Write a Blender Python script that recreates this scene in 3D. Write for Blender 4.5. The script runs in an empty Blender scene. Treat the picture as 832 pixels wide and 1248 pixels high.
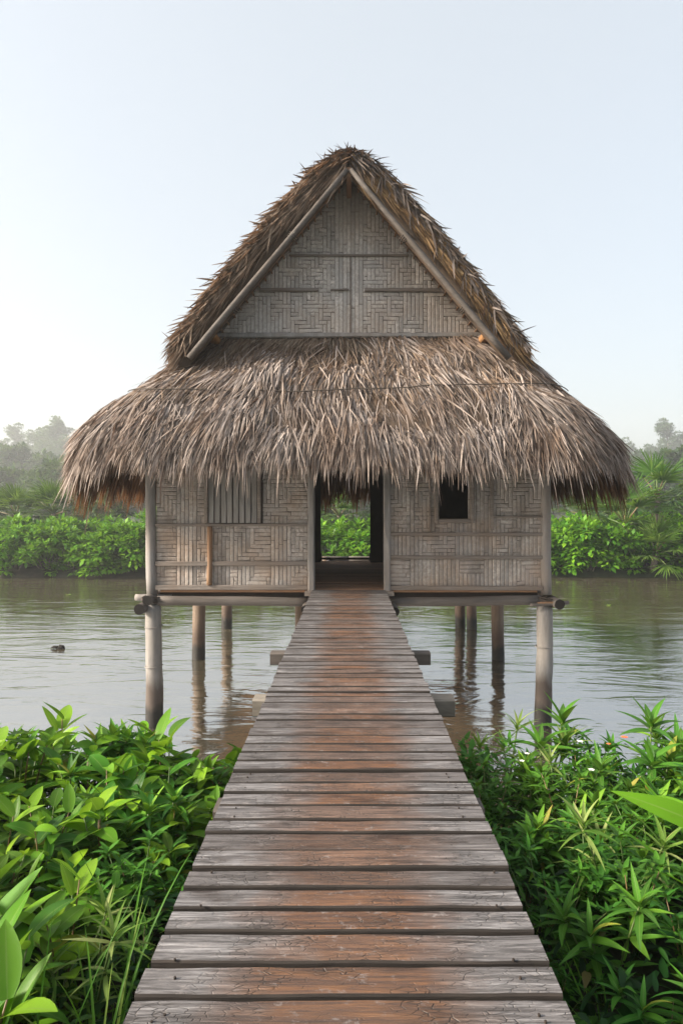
import bpy, math, random
import numpy as np
from mathutils import Vector, Matrix, noise

random.seed(7)
rng = np.random.default_rng(7)
R = math.radians
C = bpy.context.scene.collection
scene = bpy.context.scene
WATER = -2.3

# ------------------------------------------------------------------ tags and objects
def tag(o, label=None, cat=None, group=None, kind=None):
    if label: o['label'] = label
    if cat: o['category'] = cat
    if group: o['group'] = group
    if kind: o['kind'] = kind
    return o

def empty(name, loc=(0, 0, 0), rz=0.0):
    o = bpy.data.objects.new(name, None)
    o.empty_display_size = .2
    C.objects.link(o); o.location = loc; o.rotation_euler = (0, 0, rz)
    return o

def link(name, me, parent=None):
    o = bpy.data.objects.new(name, me); C.objects.link(o)
    if parent: o.parent = parent
    return o

class MB:
    """collects geometry for ONE mesh"""
    def __init__(self): self.v = []; self.f = []; self.m = []; self.uv = []; self.hasuv = False
    def add(self, vs, fs, mi=0, uv=None):
        b = len(self.v); self.v.extend(vs)
        self.f.extend([tuple(i + b for i in f) for f in fs]); self.m.extend([mi] * len(fs))
        if uv is not None: self.hasuv = True; self.uv.extend(uv)
        else: self.uv.extend([(0.5, 0.5)] * len(vs))
    def box(self, x0, x1, y0, y1, z0, z1, mi=0):
        vs = [(x, y, z) for z in (z0, z1) for y in (y0, y1) for x in (x0, x1)]
        self.add(vs, [(0, 2, 3, 1), (4, 5, 7, 6), (0, 1, 5, 4), (2, 6, 7, 3), (0, 4, 6, 2), (1, 3, 7, 5)], mi)
    def beam(self, a, b, w, h, seg=6, wob=.006, cham=.2, mi=0, up=(0, 0, 1)):
        """weathered timber between two points: chamfered section, slightly uneven"""
        a, b = Vector(a), Vector(b); d = (b - a).normalized()
        s = d.cross(Vector(up)).normalized(); u = s.cross(d).normalized()
        c = min(w, h) * cham
        sec = [(-w/2 + c, -h/2), (w/2 - c, -h/2), (w/2, -h/2 + c), (w/2, h/2 - c), (w/2 - c, h/2), (-w/2 + c, h/2), (-w/2, h/2 - c), (-w/2, -h/2 + c)]
        vs = []; fs = []; n = 8; ph = random.random() * 50
        for k in range(seg + 1):
            p = a.lerp(b, k / seg)
            for j, (q, r) in enumerate(sec):
                e = wob * noise.noise(Vector((ph + k * .7, j * 1.7, ph)))
                vs.append(tuple(p + s * (q + e * 1.5) + u * (r + e)))
        for k in range(seg):
            for j in range(n):
                fs.append((k*n + j, k*n + (j+1) % n, (k+1)*n + (j+1) % n, (k+1)*n + j))
        fs.append(tuple(range(n))[::-1]); fs.append(tuple(seg*n + j for j in range(n)))
        self.add(vs, fs, mi)
    def tube(self, pts, rads, n=12, mi=0, wob=0.0, cap=True):
        pts = [Vector(p) for p in pts]; vs = []; fs = []; ph = random.random() * 50
        ref = None
        for k, p in enumerate(pts):
            d = (pts[min(k+1, len(pts)-1)] - pts[max(k-1, 0)]).normalized()
            if ref is None:
                ref = d.orthogonal().normalized()
            s = (ref - d * ref.dot(d)).normalized(); ref = s; u = d.cross(s)
            for j in range(n):
                t = 2 * math.pi * j / n
                r = rads[k] * (1 + wob * noise.noise(Vector((math.cos(t) * 1.3 + ph, math.sin(t) * 1.3, k * .55))))
                vs.append(tuple(p + s * math.cos(t) * r + u * math.sin(t) * r))
        for k in range(len(pts) - 1):
            for j in range(n):
                fs.append((k*n + j, k*n + (j+1) % n, (k+1)*n + (j+1) % n, (k+1)*n + j))
        if cap:
            fs.append(tuple(range(n))[::-1]); fs.append(tuple((len(pts)-1)*n + j for j in range(n)))
        self.add(vs, fs, mi)
    def mesh(self, name, mats, smooth=False):
        me = bpy.data.meshes.new(name); me.from_pydata(self.v, [], self.f)
        for m in (mats if isinstance(mats, (list, tuple)) else [mats]): me.materials.append(m)
        me.polygons.foreach_set('material_index', self.m)
        if smooth: me.polygons.foreach_set('use_smooth', [True] * len(self.f))
        if self.hasuv:
            l = me.uv_layers.new(name='UVMap')
            idx = np.empty(len(me.loops), dtype=np.int32); me.loops.foreach_get('vertex_index', idx)
            l.data.foreach_set('uv', np.array(self.uv, dtype=np.float32)[idx].ravel())
        me.update(); return me
    def build(self, name, mats, parent=None, smooth=False):
        return link(name, self.mesh(name, mats, smooth), parent)

def log(mb, a, b, r0, r1, n=14, seg=9, wob=.10, bow=.012, knots=0, mi=0):
    a, b = Vector(a), Vector(b); ph = random.random() * 20
    pts = []; rs = []
    for k in range(seg + 1):
        t = k / seg; p = a.lerp(b, t)
        off = Vector((noise.noise(Vector((ph, t * 2, 0))), noise.noise(Vector((0, ph, t * 2))), 0)) * bow
        if abs((b - a).normalized().z) < .5: off = Vector((0, off.x, off.y))
        pts.append(p + off); rs.append(r0 + (r1 - r0) * t)
    mb.tube(pts, rs, n, mi, wob)

# ------------------------------------------------------------------ materials
def new_mat(name):
    m = bpy.data.materials.new(name); m.use_nodes = True
    nt = m.node_tree; nt.nodes.clear()
    return m, nt

class NT:
    def __init__(self, nt): self.nt = nt
    def n(self, t, **kw):
        nd = self.nt.nodes.new(t)
        for k, v in kw.items():
            if k == 'i':
                for kk, vv in v.items(): self.put(nd.inputs[kk], vv)
            else: setattr(nd, k, v)
        return nd
    def put(self, s, v):
        if isinstance(v, bpy.types.NodeSocket): self.nt.links.new(v, s)
        else: s.default_value = v
    def math(self, op, a, b=0.0, c=None, clamp=False):
        nd = self.n('ShaderNodeMath', operation=op, use_clamp=clamp)
        self.put(nd.inputs[0], a); self.put(nd.inputs[1], b)
        if c is not None: self.put(nd.inputs[2], c)
        return nd.outputs[0]
    def mix(self, f, a, b, mode='MIX'):
        nd = self.n('ShaderNodeMix', data_type='RGBA', blend_type=mode)
        self.put(nd.inputs[0], f)
        self.put(nd.inputs[6], a if isinstance(a, bpy.types.NodeSocket) else (*a, 1)); self.put(nd.inputs[7], b if isinstance(b, bpy.types.NodeSocket) else (*b, 1))
        return nd.outputs[2]
    def ramp(self, f, stops, interp='LINEAR'):
        nd = self.n('ShaderNodeValToRGB'); cr = nd.color_ramp; cr.interpolation = interp
        while len(cr.elements) < len(stops): cr.elements.new(.5)
        for e, (p, c) in zip(cr.elements, stops):
            e.position = p; e.color = (*c, 1) if len(c) == 3 else c
        self.put(nd.inputs[0], f); return nd.outputs[0]
    def rng(self, f, a, b, c=0.0, d=1.0):
        nd = self.n('ShaderNodeMapRange'); self.put(nd.inputs[0], f)
        for k, v in zip((1, 2, 3, 4), (a, b, c, d)): self.put(nd.inputs[k], v)
        return nd.outputs[0]
    def coord(self, scale=(1, 1, 1), kind='Object', off=None):
        tc = self.n('ShaderNodeTexCoord')
        mp = self.n('ShaderNodeMapping'); self.put(mp.inputs[0], tc.outputs[kind]); mp.inputs['Scale'].default_value = scale
        if off is not None: self.put(mp.inputs['Location'], off)
        return mp.outputs[0]
    def noise(self, vec, scale=5, detail=4, rough=.55, dist=0.0):
        nd = self.n('ShaderNodeTexNoise', i={'Scale': scale, 'Detail': detail, 'Roughness': rough, 'Distortion': dist})
        self.put(nd.inputs['Vector'], vec); return nd.outputs[0]
    def island(self): return self.n('ShaderNodeNewGeometry').outputs['Random Per Island']
    def objrand(self): return self.n('ShaderNodeObjectInfo').outputs['Random']
    def bump(self, h, strength=.4, dist=.01):
        nd = self.n('ShaderNodeBump', i={'Strength': strength, 'Distance': dist}); self.put(nd.inputs['Height'], h); return nd.outputs[0]
    def out(self, sh):
        o = self.n('ShaderNodeOutputMaterial'); self.nt.links.new(sh, o.inputs[0])
    def bsdf(self, col, rough=.7, normal=None, **kw):
        nd = self.n('ShaderNodeBsdfPrincipled')
        self.put(nd.inputs['Base Color'], col if isinstance(col, bpy.types.NodeSocket) else (*col, 1))
        self.put(nd.inputs['Roughness'], rough)
        if normal is not None: self.put(nd.inputs['Normal'], normal)
        for k, v in kw.items(): self.put(nd.inputs[k.replace('_', ' ')], v)
        return nd.outputs[0]

def wood_mat(name, dark, light, grain=(3, 30, 30), tint=None, tint_amt=.5, rough=.75, isl=True, wet_z=None, stain=0):
    m, nt = new_mat(name); t = NT(nt)
    off = None
    if isl:
        cmb = t.n('ShaderNodeCombineXYZ'); r = t.math('MULTIPLY', t.island(), 37.0)
        for k in range(3): t.put(cmb.inputs[k], r)
        off = cmb.outputs[0]
    v = t.coord(grain, off=off)
    g = t.noise(v, 1.0, 8, .68, .6)
    big = t.noise(t.coord((1, 1, 1)), 1.6, 3)
    col = t.ramp(g, [(.30, dark), (.50, tuple((a + b) / 2 for a, b in zip(dark, light))), (.68, light)])
    if isl:
        col = t.mix(t.math('MULTIPLY', t.math('POWER', t.island(), 1.3), .72), col, tuple(c * .42 for c in light))
    if tint: col = t.mix(t.math('MULTIPLY', t.rng(big, .42, .66), tint_amt), col, tint)
    if stain:
        sv = t.noise(t.coord((2.6, 2.6, .55), off=(3, 1, 7)), 1.0, 5, .65); pv_ = t.noise(t.coord((1.2, 1.2, 1.0), off=(8, 2, 3)), 1.0, 4, .6)
        col = t.mix(t.rng(sv, .48, .66, 0, stain), col, t.mix(.7, col, (.060, .042, .032)))
        col = t.mix(t.rng(pv_, .45, .62, 0, .45), col, t.mix(.5, col, (.42, .42, .44)))
    if wet_z is not None:
        tc = t.n('ShaderNodeNewGeometry'); sp = t.n('ShaderNodeSeparateXYZ'); t.put(sp.inputs[0], tc.outputs['Position'])
        z = t.math('ADD', sp.outputs[2], t.math('MULTIPLY', t.math('SUBTRACT', t.noise(t.coord((6, 6, 1.5)), 1.0, 5), .5), .55))
        col = t.mix(t.rng(z, wet_z[1], wet_z[0]), col, t.mix(.78, col, (.045, .024, .014)))
        col = t.mix(t.rng(z, WATER + .42, WATER + .26), col, (.012, .010, .008))
    sh = t.bsdf(col, rough, t.bump(g, .55, .008))
    t.out(sh); return m

def thatch_mat(name, stops, trans=.25, patch=None):
    m, nt = new_mat(name); t = NT(nt)
    isl = t.island()
    col = t.ramp(isl, stops)
    big = t.noise(t.coord((1, 1, 1)), 1.1, 4, .6)
    if patch: col = t.mix(t.rng(big, .45, .68), col, t.mix(.75, col, patch))
    fine = t.noise(t.coord((14, 14, 14)), 1.0, 5, .7)
    col = t.mix(t.rng(fine, .25, .6, .75, 0), col, t.mix(.6, col, (.03, .022, .016)))
    col = t.mix(t.rng(t.noise(t.coord((3.5, 3.5, 2.5), off=(4, 2, 9)), 1.0, 3, .6), .5, .68, 0, .55), col, t.mix(.5, col, (.20, .115, .06)))
    b = t.bsdf(col, .82)
    if trans:
        tr = t.n('ShaderNodeBsdfTranslucent'); t.put(tr.inputs[0], t.mix(.4, col, (.40, .17, .055)))
        mx = t.n('ShaderNodeMixShader', i={0: trans}); nt.links.new(b, mx.inputs[1]); nt.links.new(tr.outputs[0], mx.inputs[2])
        b = mx.outputs[0]
    t.out(b); return m

def leaf_mat(name, stops, trans=.35, rough=.38, vein=True, objvar=.25, yellow=(.25, .30, .03), spec=.16):
    m, nt = new_mat(name); t = NT(nt)
    col = t.ramp(t.island(), stops)
    col = t.mix(t.math('MULTIPLY', t.objrand(), objvar), col, yellow)
    if vein:
        uv = t.n('ShaderNodeUVMap'); sp = t.n('ShaderNodeSeparateXYZ'); t.put(sp.inputs[0], uv.outputs[0])
        d = t.math('ABSOLUTE', t.math('SUBTRACT', sp.outputs[0], .5))
        mid = t.rng(d, .0, .05, .55, 0)
        side = t.n('ShaderNodeTexWave', wave_type='BANDS', bands_direction='X', i={'Scale': 9.0, 'Distortion': .0})
        cm = t.n('ShaderNodeCombineXYZ'); t.put(cm.inputs[0], t.math('SUBTRACT', sp.outputs[1], t.math('MULTIPLY', d, .8)))
        t.put(side.inputs['Vector'], cm.outputs[0])
        col = t.mix(t.math('MULTIPLY', side.outputs['Fac'], .16), col, (.16, .26, .05))
        col = t.mix(mid, col, (.22, .32, .08))
        blot = t.noise(t.coord((1, 1, 1)), 22.0, 4, .6)
        col = t.mix(t.rng(blot, .60, .78, 0, .45), col, (.10, .09, .02))
        nrm = t.bump(t.math('ADD', t.math('MULTIPLY', side.outputs['Fac'], .5), t.math('MULTIPLY', blot, .8)), .25, .004)
    else: nrm = None
    b = t.bsdf(col, rough, nrm, Specular_IOR_Level=spec)
    tr = t.n('ShaderNodeBsdfTranslucent'); t.put(tr.inputs[0], t.mix(.5, col, (.22, .36, .02)))
    mx = t.n('ShaderNodeMixShader', i={0: trans}); nt.links.new(b, mx.inputs[1]); nt.links.new(tr.outputs[0], mx.inputs[2])
    t.out(mx.outputs[0]); return m

M = {}
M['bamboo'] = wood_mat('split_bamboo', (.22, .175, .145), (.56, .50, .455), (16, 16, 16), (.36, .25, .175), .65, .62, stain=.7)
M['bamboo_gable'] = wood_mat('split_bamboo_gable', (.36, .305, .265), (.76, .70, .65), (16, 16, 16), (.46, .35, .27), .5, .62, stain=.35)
M['backing'] = wood_mat('bamboo_backing', (.03, .022, .017), (.07, .052, .04), (8, 8, 8), None, 0, .9, False)
M['pole'] = wood_mat('weathered_pole', (.15, .135, .125), (.40, .375, .36), (9, 9, 1.2), (.24, .19, .155), .5, .7)
M['slat'] = wood_mat('grey_slat', (.16, .145, .135), (.40, .375, .36), (9, 9, 1.2), (.34, .29, .25), .5, .7)
M['pile'] = wood_mat('river_pile', (.11, .10, .092), (.33, .31, .295), (9, 9, 1.2), (.27, .24, .21), .5, .7, True, (-1.62, -1.38))
M['inner_pile'] = wood_mat('brown_pile', (.10, .065, .042), (.24, .175, .125), (9, 9, 1.2), (.15, .10, .07), .5, .7, True, (-1.75, -1.3))
M['rail'] = wood_mat('grey_rail', (.12, .095, .078), (.31, .265, .235), (2, 25, 25), (.20, .14, .10), .5, .7)
M['log'] = wood_mat('bearer_log', (.055, .045, .040), (.165, .142, .128), (1.5, 14, 14), (.09, .07, .055), .5, .75)
M['logend'] = wood_mat('log_end', (.004, .003, .003), (.014, .010, .008), (20, 20, 20), None, 0, .9)
M['brownwood'] = wood_mat('brown_wood', (.16, .085, .045), (.34, .20, .11), (10, 10, 1.5), (.3, .15, .07), .5, .65)
M['orangewood'] = wood_mat('fresh_orange_wood', (.26, .12, .045), (.48, .25, .10), (10, 4, 10), None, 0, .7)
M['dark'] = wood_mat('near_black_wood', (.012, .008, .006), (.045, .030, .022), (2, 25, 2), None, 0, .8)  # near-black brown wood for inner walls, window backing and small dark parts
M['plank_edge'] = wood_mat('damp_plank_edge', (.010, .008, .007), (.040, .031, .026), (3, 40, 40), None, 0, .9, False)  # weathered plank sides, with the gaps' shade put into the near-black colour
M['floorwood'] = wood_mat('interior_floor', (.26, .13, .07), (.48, .27, .155), (2, 18, 18), None, 0, .98)
M['concrete'] = wood_mat('pale_beam', (.17, .15, .125), (.38, .34, .29), (3, 16, 16), (.14, .10, .07), .5, .85)

M['thatch_core'] = thatch_mat('thatch_core', [(0, (.075, .050, .034)), (1, (.10, .068, .046))], 0, (.04, .025, .016))
M['thatch'] = thatch_mat('thatch_grey', [(0, (.045, .033, .027)), (.25, (.16, .125, .105)), (.6, (.34, .285, .255)), (.86, (.43, .365, .335)), (1, (.54, .455, .40))], .14, (.16, .105, .075))
M['thatch_top'] = thatch_mat('thatch_straw', [(0, (.10, .072, .050)), (.4, (.26, .20, .145)), (1, (.44, .36, .27))], .1, (.20, .13, .085))
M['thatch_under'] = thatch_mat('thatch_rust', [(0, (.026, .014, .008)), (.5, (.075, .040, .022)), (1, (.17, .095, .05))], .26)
M['thatch_rake'] = thatch_mat('thatch_brown', [(0, (.055, .036, .024)), (.4, (.15, .10, .067)), (.8, (.27, .195, .14)), (1, (.38, .29, .22))], .2)
M['thatch_gold'] = thatch_mat('thatch_gold', [(0, (.06, .036, .018)), (.4, (.18, .105, .045)), (.8, (.31, .19, .085)), (1, (.43, .30, .16))], .25)
M['thatch_dark'] = thatch_mat('thatch_dark', [(0, (.030, .024, .022)), (.5, (.075, .062, .058)), (.85, (.15, .125, .115)), (1, (.24, .20, .18))], .12)
m, nt = new_mat('cord'); t = NT(nt); t.out(t.bsdf(t.mix(t.noise(t.coord(), 40), (.02, .015, .012), (.09, .07, .055)), .9)); M['cord'] = m

# decking: weathered grey at the sides, foot-worn brown along the middle
def deck_mat():
    m, nt = new_mat('worn_decking'); t = NT(nt)
    isl = t.island()
    cmb = t.n('ShaderNodeCombineXYZ'); r = t.math('MULTIPLY', isl, 53.0)
    for k in range(3): t.put(cmb.inputs[k], r)
    v = t.coord((3.2, 60, 30), off=cmb.outputs[0])
    g = t.noise(v, 1.0, 10, .72, .9)
    g2 = t.noise(t.coord((9, 130, 60), off=cmb.outputs[0]), 1.0, 6, .7, .3)
    tc = t.n('ShaderNodeTexCoord'); sp = t.n('ShaderNodeSeparateXYZ'); t.put(sp.inputs[0], tc.outputs['Object'])
    blot = t.noise(t.coord((3.0, 2.2, 2), off=None), 1.0, 5, .62)
    pn = t.noise(t.coord((3.5, 9, 4), off=cmb.outputs[0]), 1.0, 5, .65)
    edge = t.math('ADD', t.math('ABSOLUTE', t.math('SUBTRACT', sp.outputs[0], .01)), t.math('MULTIPLY', t.math('SUBTRACT', t.math('ADD', t.math('MULTIPLY', blot, .5), t.math('MULTIPLY', pn, .5)), .5), .62))
    edge = t.math('ADD', edge, t.math('MULTIPLY', t.math('SUBTRACT', t.math('FRACT', t.math('MULTIPLY', isl, 7.31)), .5), .12))
    wear = t.math('MULTIPLY', t.rng(edge, .40, .18), t.rng(t.math('FRACT', t.math('MULTIPLY', isl, 13.7)), 0, .7, .62, 1.0))
    wear = t.math('MULTIPLY', wear, t.rng(g, .30, .55, .6, 1.0))
    grey = t.ramp(g, [(.29, (.014, .012, .012)), (.42, (.068, .062, .062)), (.56, (.195, .184, .186)), (.70, (.41, .395, .397))])
    brown = t.ramp(g, [(.28, (.022, .009, .005)), (.44, (.088, .037, .017)), (.62, (.200, .092, .040)), (.78, (.33, .18, .09))])
    col = t.mix(wear, grey, brown)
    # old silvery flaking over the middle
    flake = t.noise(t.coord((16, 24, 10), off=cmb.outputs[0]), 1.0, 8, .75)
    col = t.mix(t.rng(flake, .57, .66, 0, .7), col, (.28, .25, .24))
    # plank to plank
    col = t.mix(t.rng(t.math('POWER', isl, 1.6), .2, 1.0, 0, .8), col, t.mix(.62, col, (.045, .033, .029)))
    # damp dark patches
    damp = t.noise(t.coord((2.6, 7.5, 1)), 1.0, 5, .6)
    dmask = t.rng(damp, .56, .68)
    col = t.mix(t.math('MULTIPLY', dmask, .85), col, t.mix(.8, col, (.032, .019, .013)))
    vor = t.n('ShaderNodeTexVoronoi', feature='DISTANCE_TO_EDGE', i={'Scale': 1.0}); t.put(vor.inputs['Vector'], t.coord((22, 75, 30), off=cmb.outputs[0]))
    crack = t.rng(vor.outputs['Distance'], .0, .06, 1, 0)
    crack = t.math('MULTIPLY', crack, t.rng(t.noise(t.coord((5, 6, 5)), 1.0, 3), .45, .62))
    col = t.mix(t.math('MULTIPLY', crack, .9), col, (.03, .022, .018))
    col = t.mix(t.rng(g2, .40, .28, 0, .7), col, (.035, .027, .022))
    rough = t.rng(dmask, 0, 1, .66, .36)
    h = t.math('SUBTRACT', t.math('ADD', g, t.math('MULTIPLY', g2, .6)), t.math('MULTIPLY', crack, .8))
    t.out(t.bsdf(col, rough, t.bump(h, .75, .010))); return m
M['deck'] = deck_mat()

M['broad'] = leaf_mat('broad_leaf', [(0, (.010, .055, .012)), (.35, (.035, .16, .014)), (.68, (.11, .30, .016)), (.955, (.28, .48, .02)), (.97, (.34, .30, .05)), (1, (.22, .13, .045))], .36, .33)
M['lance'] = leaf_mat('lance_leaf', [(0, (.010, .065, .014)), (.45, (.030, .155, .018)), (.8, (.075, .25, .022)), (.95, (.19, .38, .03)), (.97, (.36, .32, .06)), (1, (.20, .11, .04))], .32, .36, objvar=.15)
M['blade'] = leaf_mat('grass_blade', [(0, (.03, .13, .015)), (.5, (.09, .25, .025)), (.8, (.20, .36, .05)), (1, (.44, .47, .20))], .35, .45, vein=False, objvar=.15)
M['yellowblade'] = leaf_mat('pale_variegated_leaf', [(0, (.05, .14, .02)), (.55, (.14, .25, .04)), (1, (.36, .40, .15))], .35, .42, objvar=.1)
M['limeleaf'] = leaf_mat('lime_leaf', [(0, (.05, .19, .008)), (1, (.14, .36, .012))], .36, .42, objvar=.1)
M['herb'] = leaf_mat('herb_leaf', [(0, (.010, .065, .012)), (.6, (.030, .145, .018)), (1, (.09, .27, .03))], .3, .45, vein=False, objvar=.15)
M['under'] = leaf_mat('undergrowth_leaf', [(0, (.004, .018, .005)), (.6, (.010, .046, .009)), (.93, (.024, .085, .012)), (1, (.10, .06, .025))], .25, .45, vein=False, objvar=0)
M['bush'] = leaf_mat('bush_leaf', [(0, (.020, .085, .010)), (.5, (.075, .235, .016)), (1, (.22, .44, .025))], .35, .45, vein=False, objvar=.25, yellow=(.15, .27, .03))
M['darkbush'] = leaf_mat('dark_thicket_leaf', [(0, (.014, .040, .015)), (.6, (.030, .075, .022)), (1, (.06, .115, .03))], .25, .5, vein=False, objvar=.2, yellow=(.07, .11, .03))
M['tree'] = leaf_mat('tree_leaf', [(0, (.018, .050, .020)), (.6, (.036, .082, .028)), (1, (.065, .12, .04))], .25, .5, vein=False, objvar=.2, yellow=(.08, .11, .03))
M['palm'] = leaf_mat('palm_blade', [(0, (.020, .065, .014)), (.6, (.052, .125, .024)), (1, (.13, .21, .045))], .3, .4, vein=False, objvar=.15)
M['deadfrond'] = leaf_mat('dead_frond', [(0, (.20, .10, .045)), (1, (.42, .26, .13))], .25, .6, vein=False, objvar=0)
m, nt = new_mat('green_stem'); t = NT(nt); t.out(t.bsdf(t.ramp(t.island(), [(0, (.05, .10, .02)), (.6, (.10, .15, .03)), (1, (.16, .09, .04))]), .5)); M['stem'] = m
M['bark'] = wood_mat('bark', (.05, .04, .032), (.16, .135, .11), (4, 4, 1), None, 0, .9, False)
m, nt = new_mat('petal'); t = NT(nt); t.out(t.bsdf((.80, .78, .72), .6)); M['petal'] = m
m, nt = new_mat('red_petal'); t = NT(nt); t.out(t.bsdf(t.ramp(t.island(), [(0, (.55, .06, .02)), (1, (.75, .22, .05))]), .5)); M['redpetal'] = m

def ground_mat():
    m, nt = new_mat('damp_soil'); t = NT(nt)
    a = t.noise(t.coord(), 3.0, 8, .65); b = t.noise(t.coord(), .35, 4)
    col = t.ramp(a, [(.3, (.010, .008, .005)), (.55, (.026, .020, .013)), (.75, (.05, .038, .024))])
    col = t.mix(t.rng(b, .42, .6), col, t.mix(.6, col, (.022, .045, .012)))
    t.out(t.bsdf(col, .85, t.bump(a, .8, .05))); return m
M['soil'] = ground_mat()

def water_mat():
    m, nt = new_mat('river_water'); t = NT(nt)
    warp = t.noise(t.coord((.10, .16, 1)), 1.0, 3, .5)
    w1 = t.noise(t.coord((.75, 1.7, 1)), 1.0, 4, .55, 1.2)
    w2 = t.noise(t.coord((3.2, 6.5, 1)), 1.0, 4, .6, .8)
    calm = t.rng(t.noise(t.coord((.16, .42, 1)), 1.0, 4, .6, 1.0), .38, .64, .25, 1.0)
    w0 = t.noise(t.coord((.20, .62, 1)), 1.0, 3, .5, 2.2)
    h = t.math('ADD', t.math('ADD', t.math('MULTIPLY', w0, 2.2), t.math('MULTIPLY', w1, .8)), t.math('MULTIPLY', w2, t.math('MULTIPLY', calm, .24)))
    silt = t.noise(t.coord((.25, .5, 1)), 1.0, 5, .6, 1.5)
    col = t.ramp(silt, [(.3, (.050, .043, .026)), (.6, (.070, .060, .038)), (.75, (.10, .088, .062))])
    # thin streaks of foam carried along the current
    fo = t.noise(t.coord((.9, 3.6, 1)), 1.0, 7, .68, 1.6)
    fm = t.math('MULTIPLY', t.rng(fo, .62, .70), t.rng(warp, .46, .58))
    col = t.mix(t.math('MULTIPLY', fm, .8), col, (.70, .68, .64))
    rough = t.rng(calm, .25, 1.0, .035, .10)
    t.out(t.bsdf(col, rough, t.bump(h, 1.0, .016), IOR=6.0)); return m
M['water'] = water_mat()

# ------------------------------------------------------------------ the setting: ground, river, haze
def ground_z(x, y):
    n = noise.noise(Vector((x * .35, y * .35, 0))) * .10 + noise.noise(Vector((x * 1.3, y * 1.3, 4))) * .04
    edge = 4.75 + .45 * noise.noise(Vector((x * .45, 3.1, 0))) + (.25 if abs(x) > 1.2 else -.1)
    if y < edge - 1.6: z = -.62
    elif y < edge: z = -.62 - .22 * (y - edge + 1.6) / 1.6
    elif y < edge + 1.9: z = -.84 - 2.3 * (y - edge) / 1.9
    elif y < 34.5: z = -3.14
    else:
        fe = 35.6 + .7 * noise.noise(Vector((x * .22, 9.0, 0)))
        z = -3.14 + min(max((y - fe + .9) / 1.2, 0), 1) * 1.25
        z += min(max((y - fe) / 8, 0), 1) * .55 + min(max((y - 60) / 90, 0), 1) * 1.5 + min(max((y - 180) / 320, 0), 1) * 22
    return z + n * (1 if y < edge or y > 36 else .3)

def ground():
    xs = sorted(set([round(v, 3) for v in list(np.linspace(-410, -14, 40)) + list(np.linspace(-14, 14, 71)) + list(np.linspace(14, 410, 40))]))
    ys = sorted(set([round(v, 3) for v in list(np.linspace(-12, 0, 8)) + list(np.linspace(0, 8, 41)) + list(np.linspace(8, 34, 10)) + list(np.linspace(34, 48, 36)) + list(np.linspace(48, 610, 75))]))
    vs = [(x, y, ground_z(x, y)) for y in ys for x in xs]; nx = len(xs)
    fs = [(j*nx + i, j*nx + i + 1, (j+1)*nx + i + 1, (j+1)*nx + i) for j in range(len(ys) - 1) for i in range(nx - 1)]
    mb = MB(); mb.add(vs, fs); o = mb.build('ground', M['soil'], smooth=True); tag(o, 'damp dark soil of the river banks under the plants', 'ground', kind='structure')
ground()
mb = MB(); mb.add([(-410, 3.2, WATER), (410, 3.2, WATER), (410, 38.5, WATER), (-410, 38.5, WATER)], [(0, 1, 2, 3)])
tag(mb.build('river', M['water']), 'broad muddy brown river reflecting the pale sky', 'river', kind='structure')

HAZE_D = .0010
m, nt = new_mat('haze_air'); t = NT(nt)
pv = t.n('ShaderNodeVolumePrincipled'); pv.inputs['Density'].default_value = HAZE_D; pv.inputs['Color'].default_value = (.93, .95, .97, 1); pv.inputs['Anisotropy'].default_value = .3
o_ = t.n('ShaderNodeOutputMaterial'); nt.links.new(pv.outputs[0], o_.inputs['Volume'])
mb = MB(); mb.box(-415, 415, -14, 615, -6, 75)
tag(mb.build('haze', m), 'pale morning mist over the river and the far trees', 'mist', kind='stuff')

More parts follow.
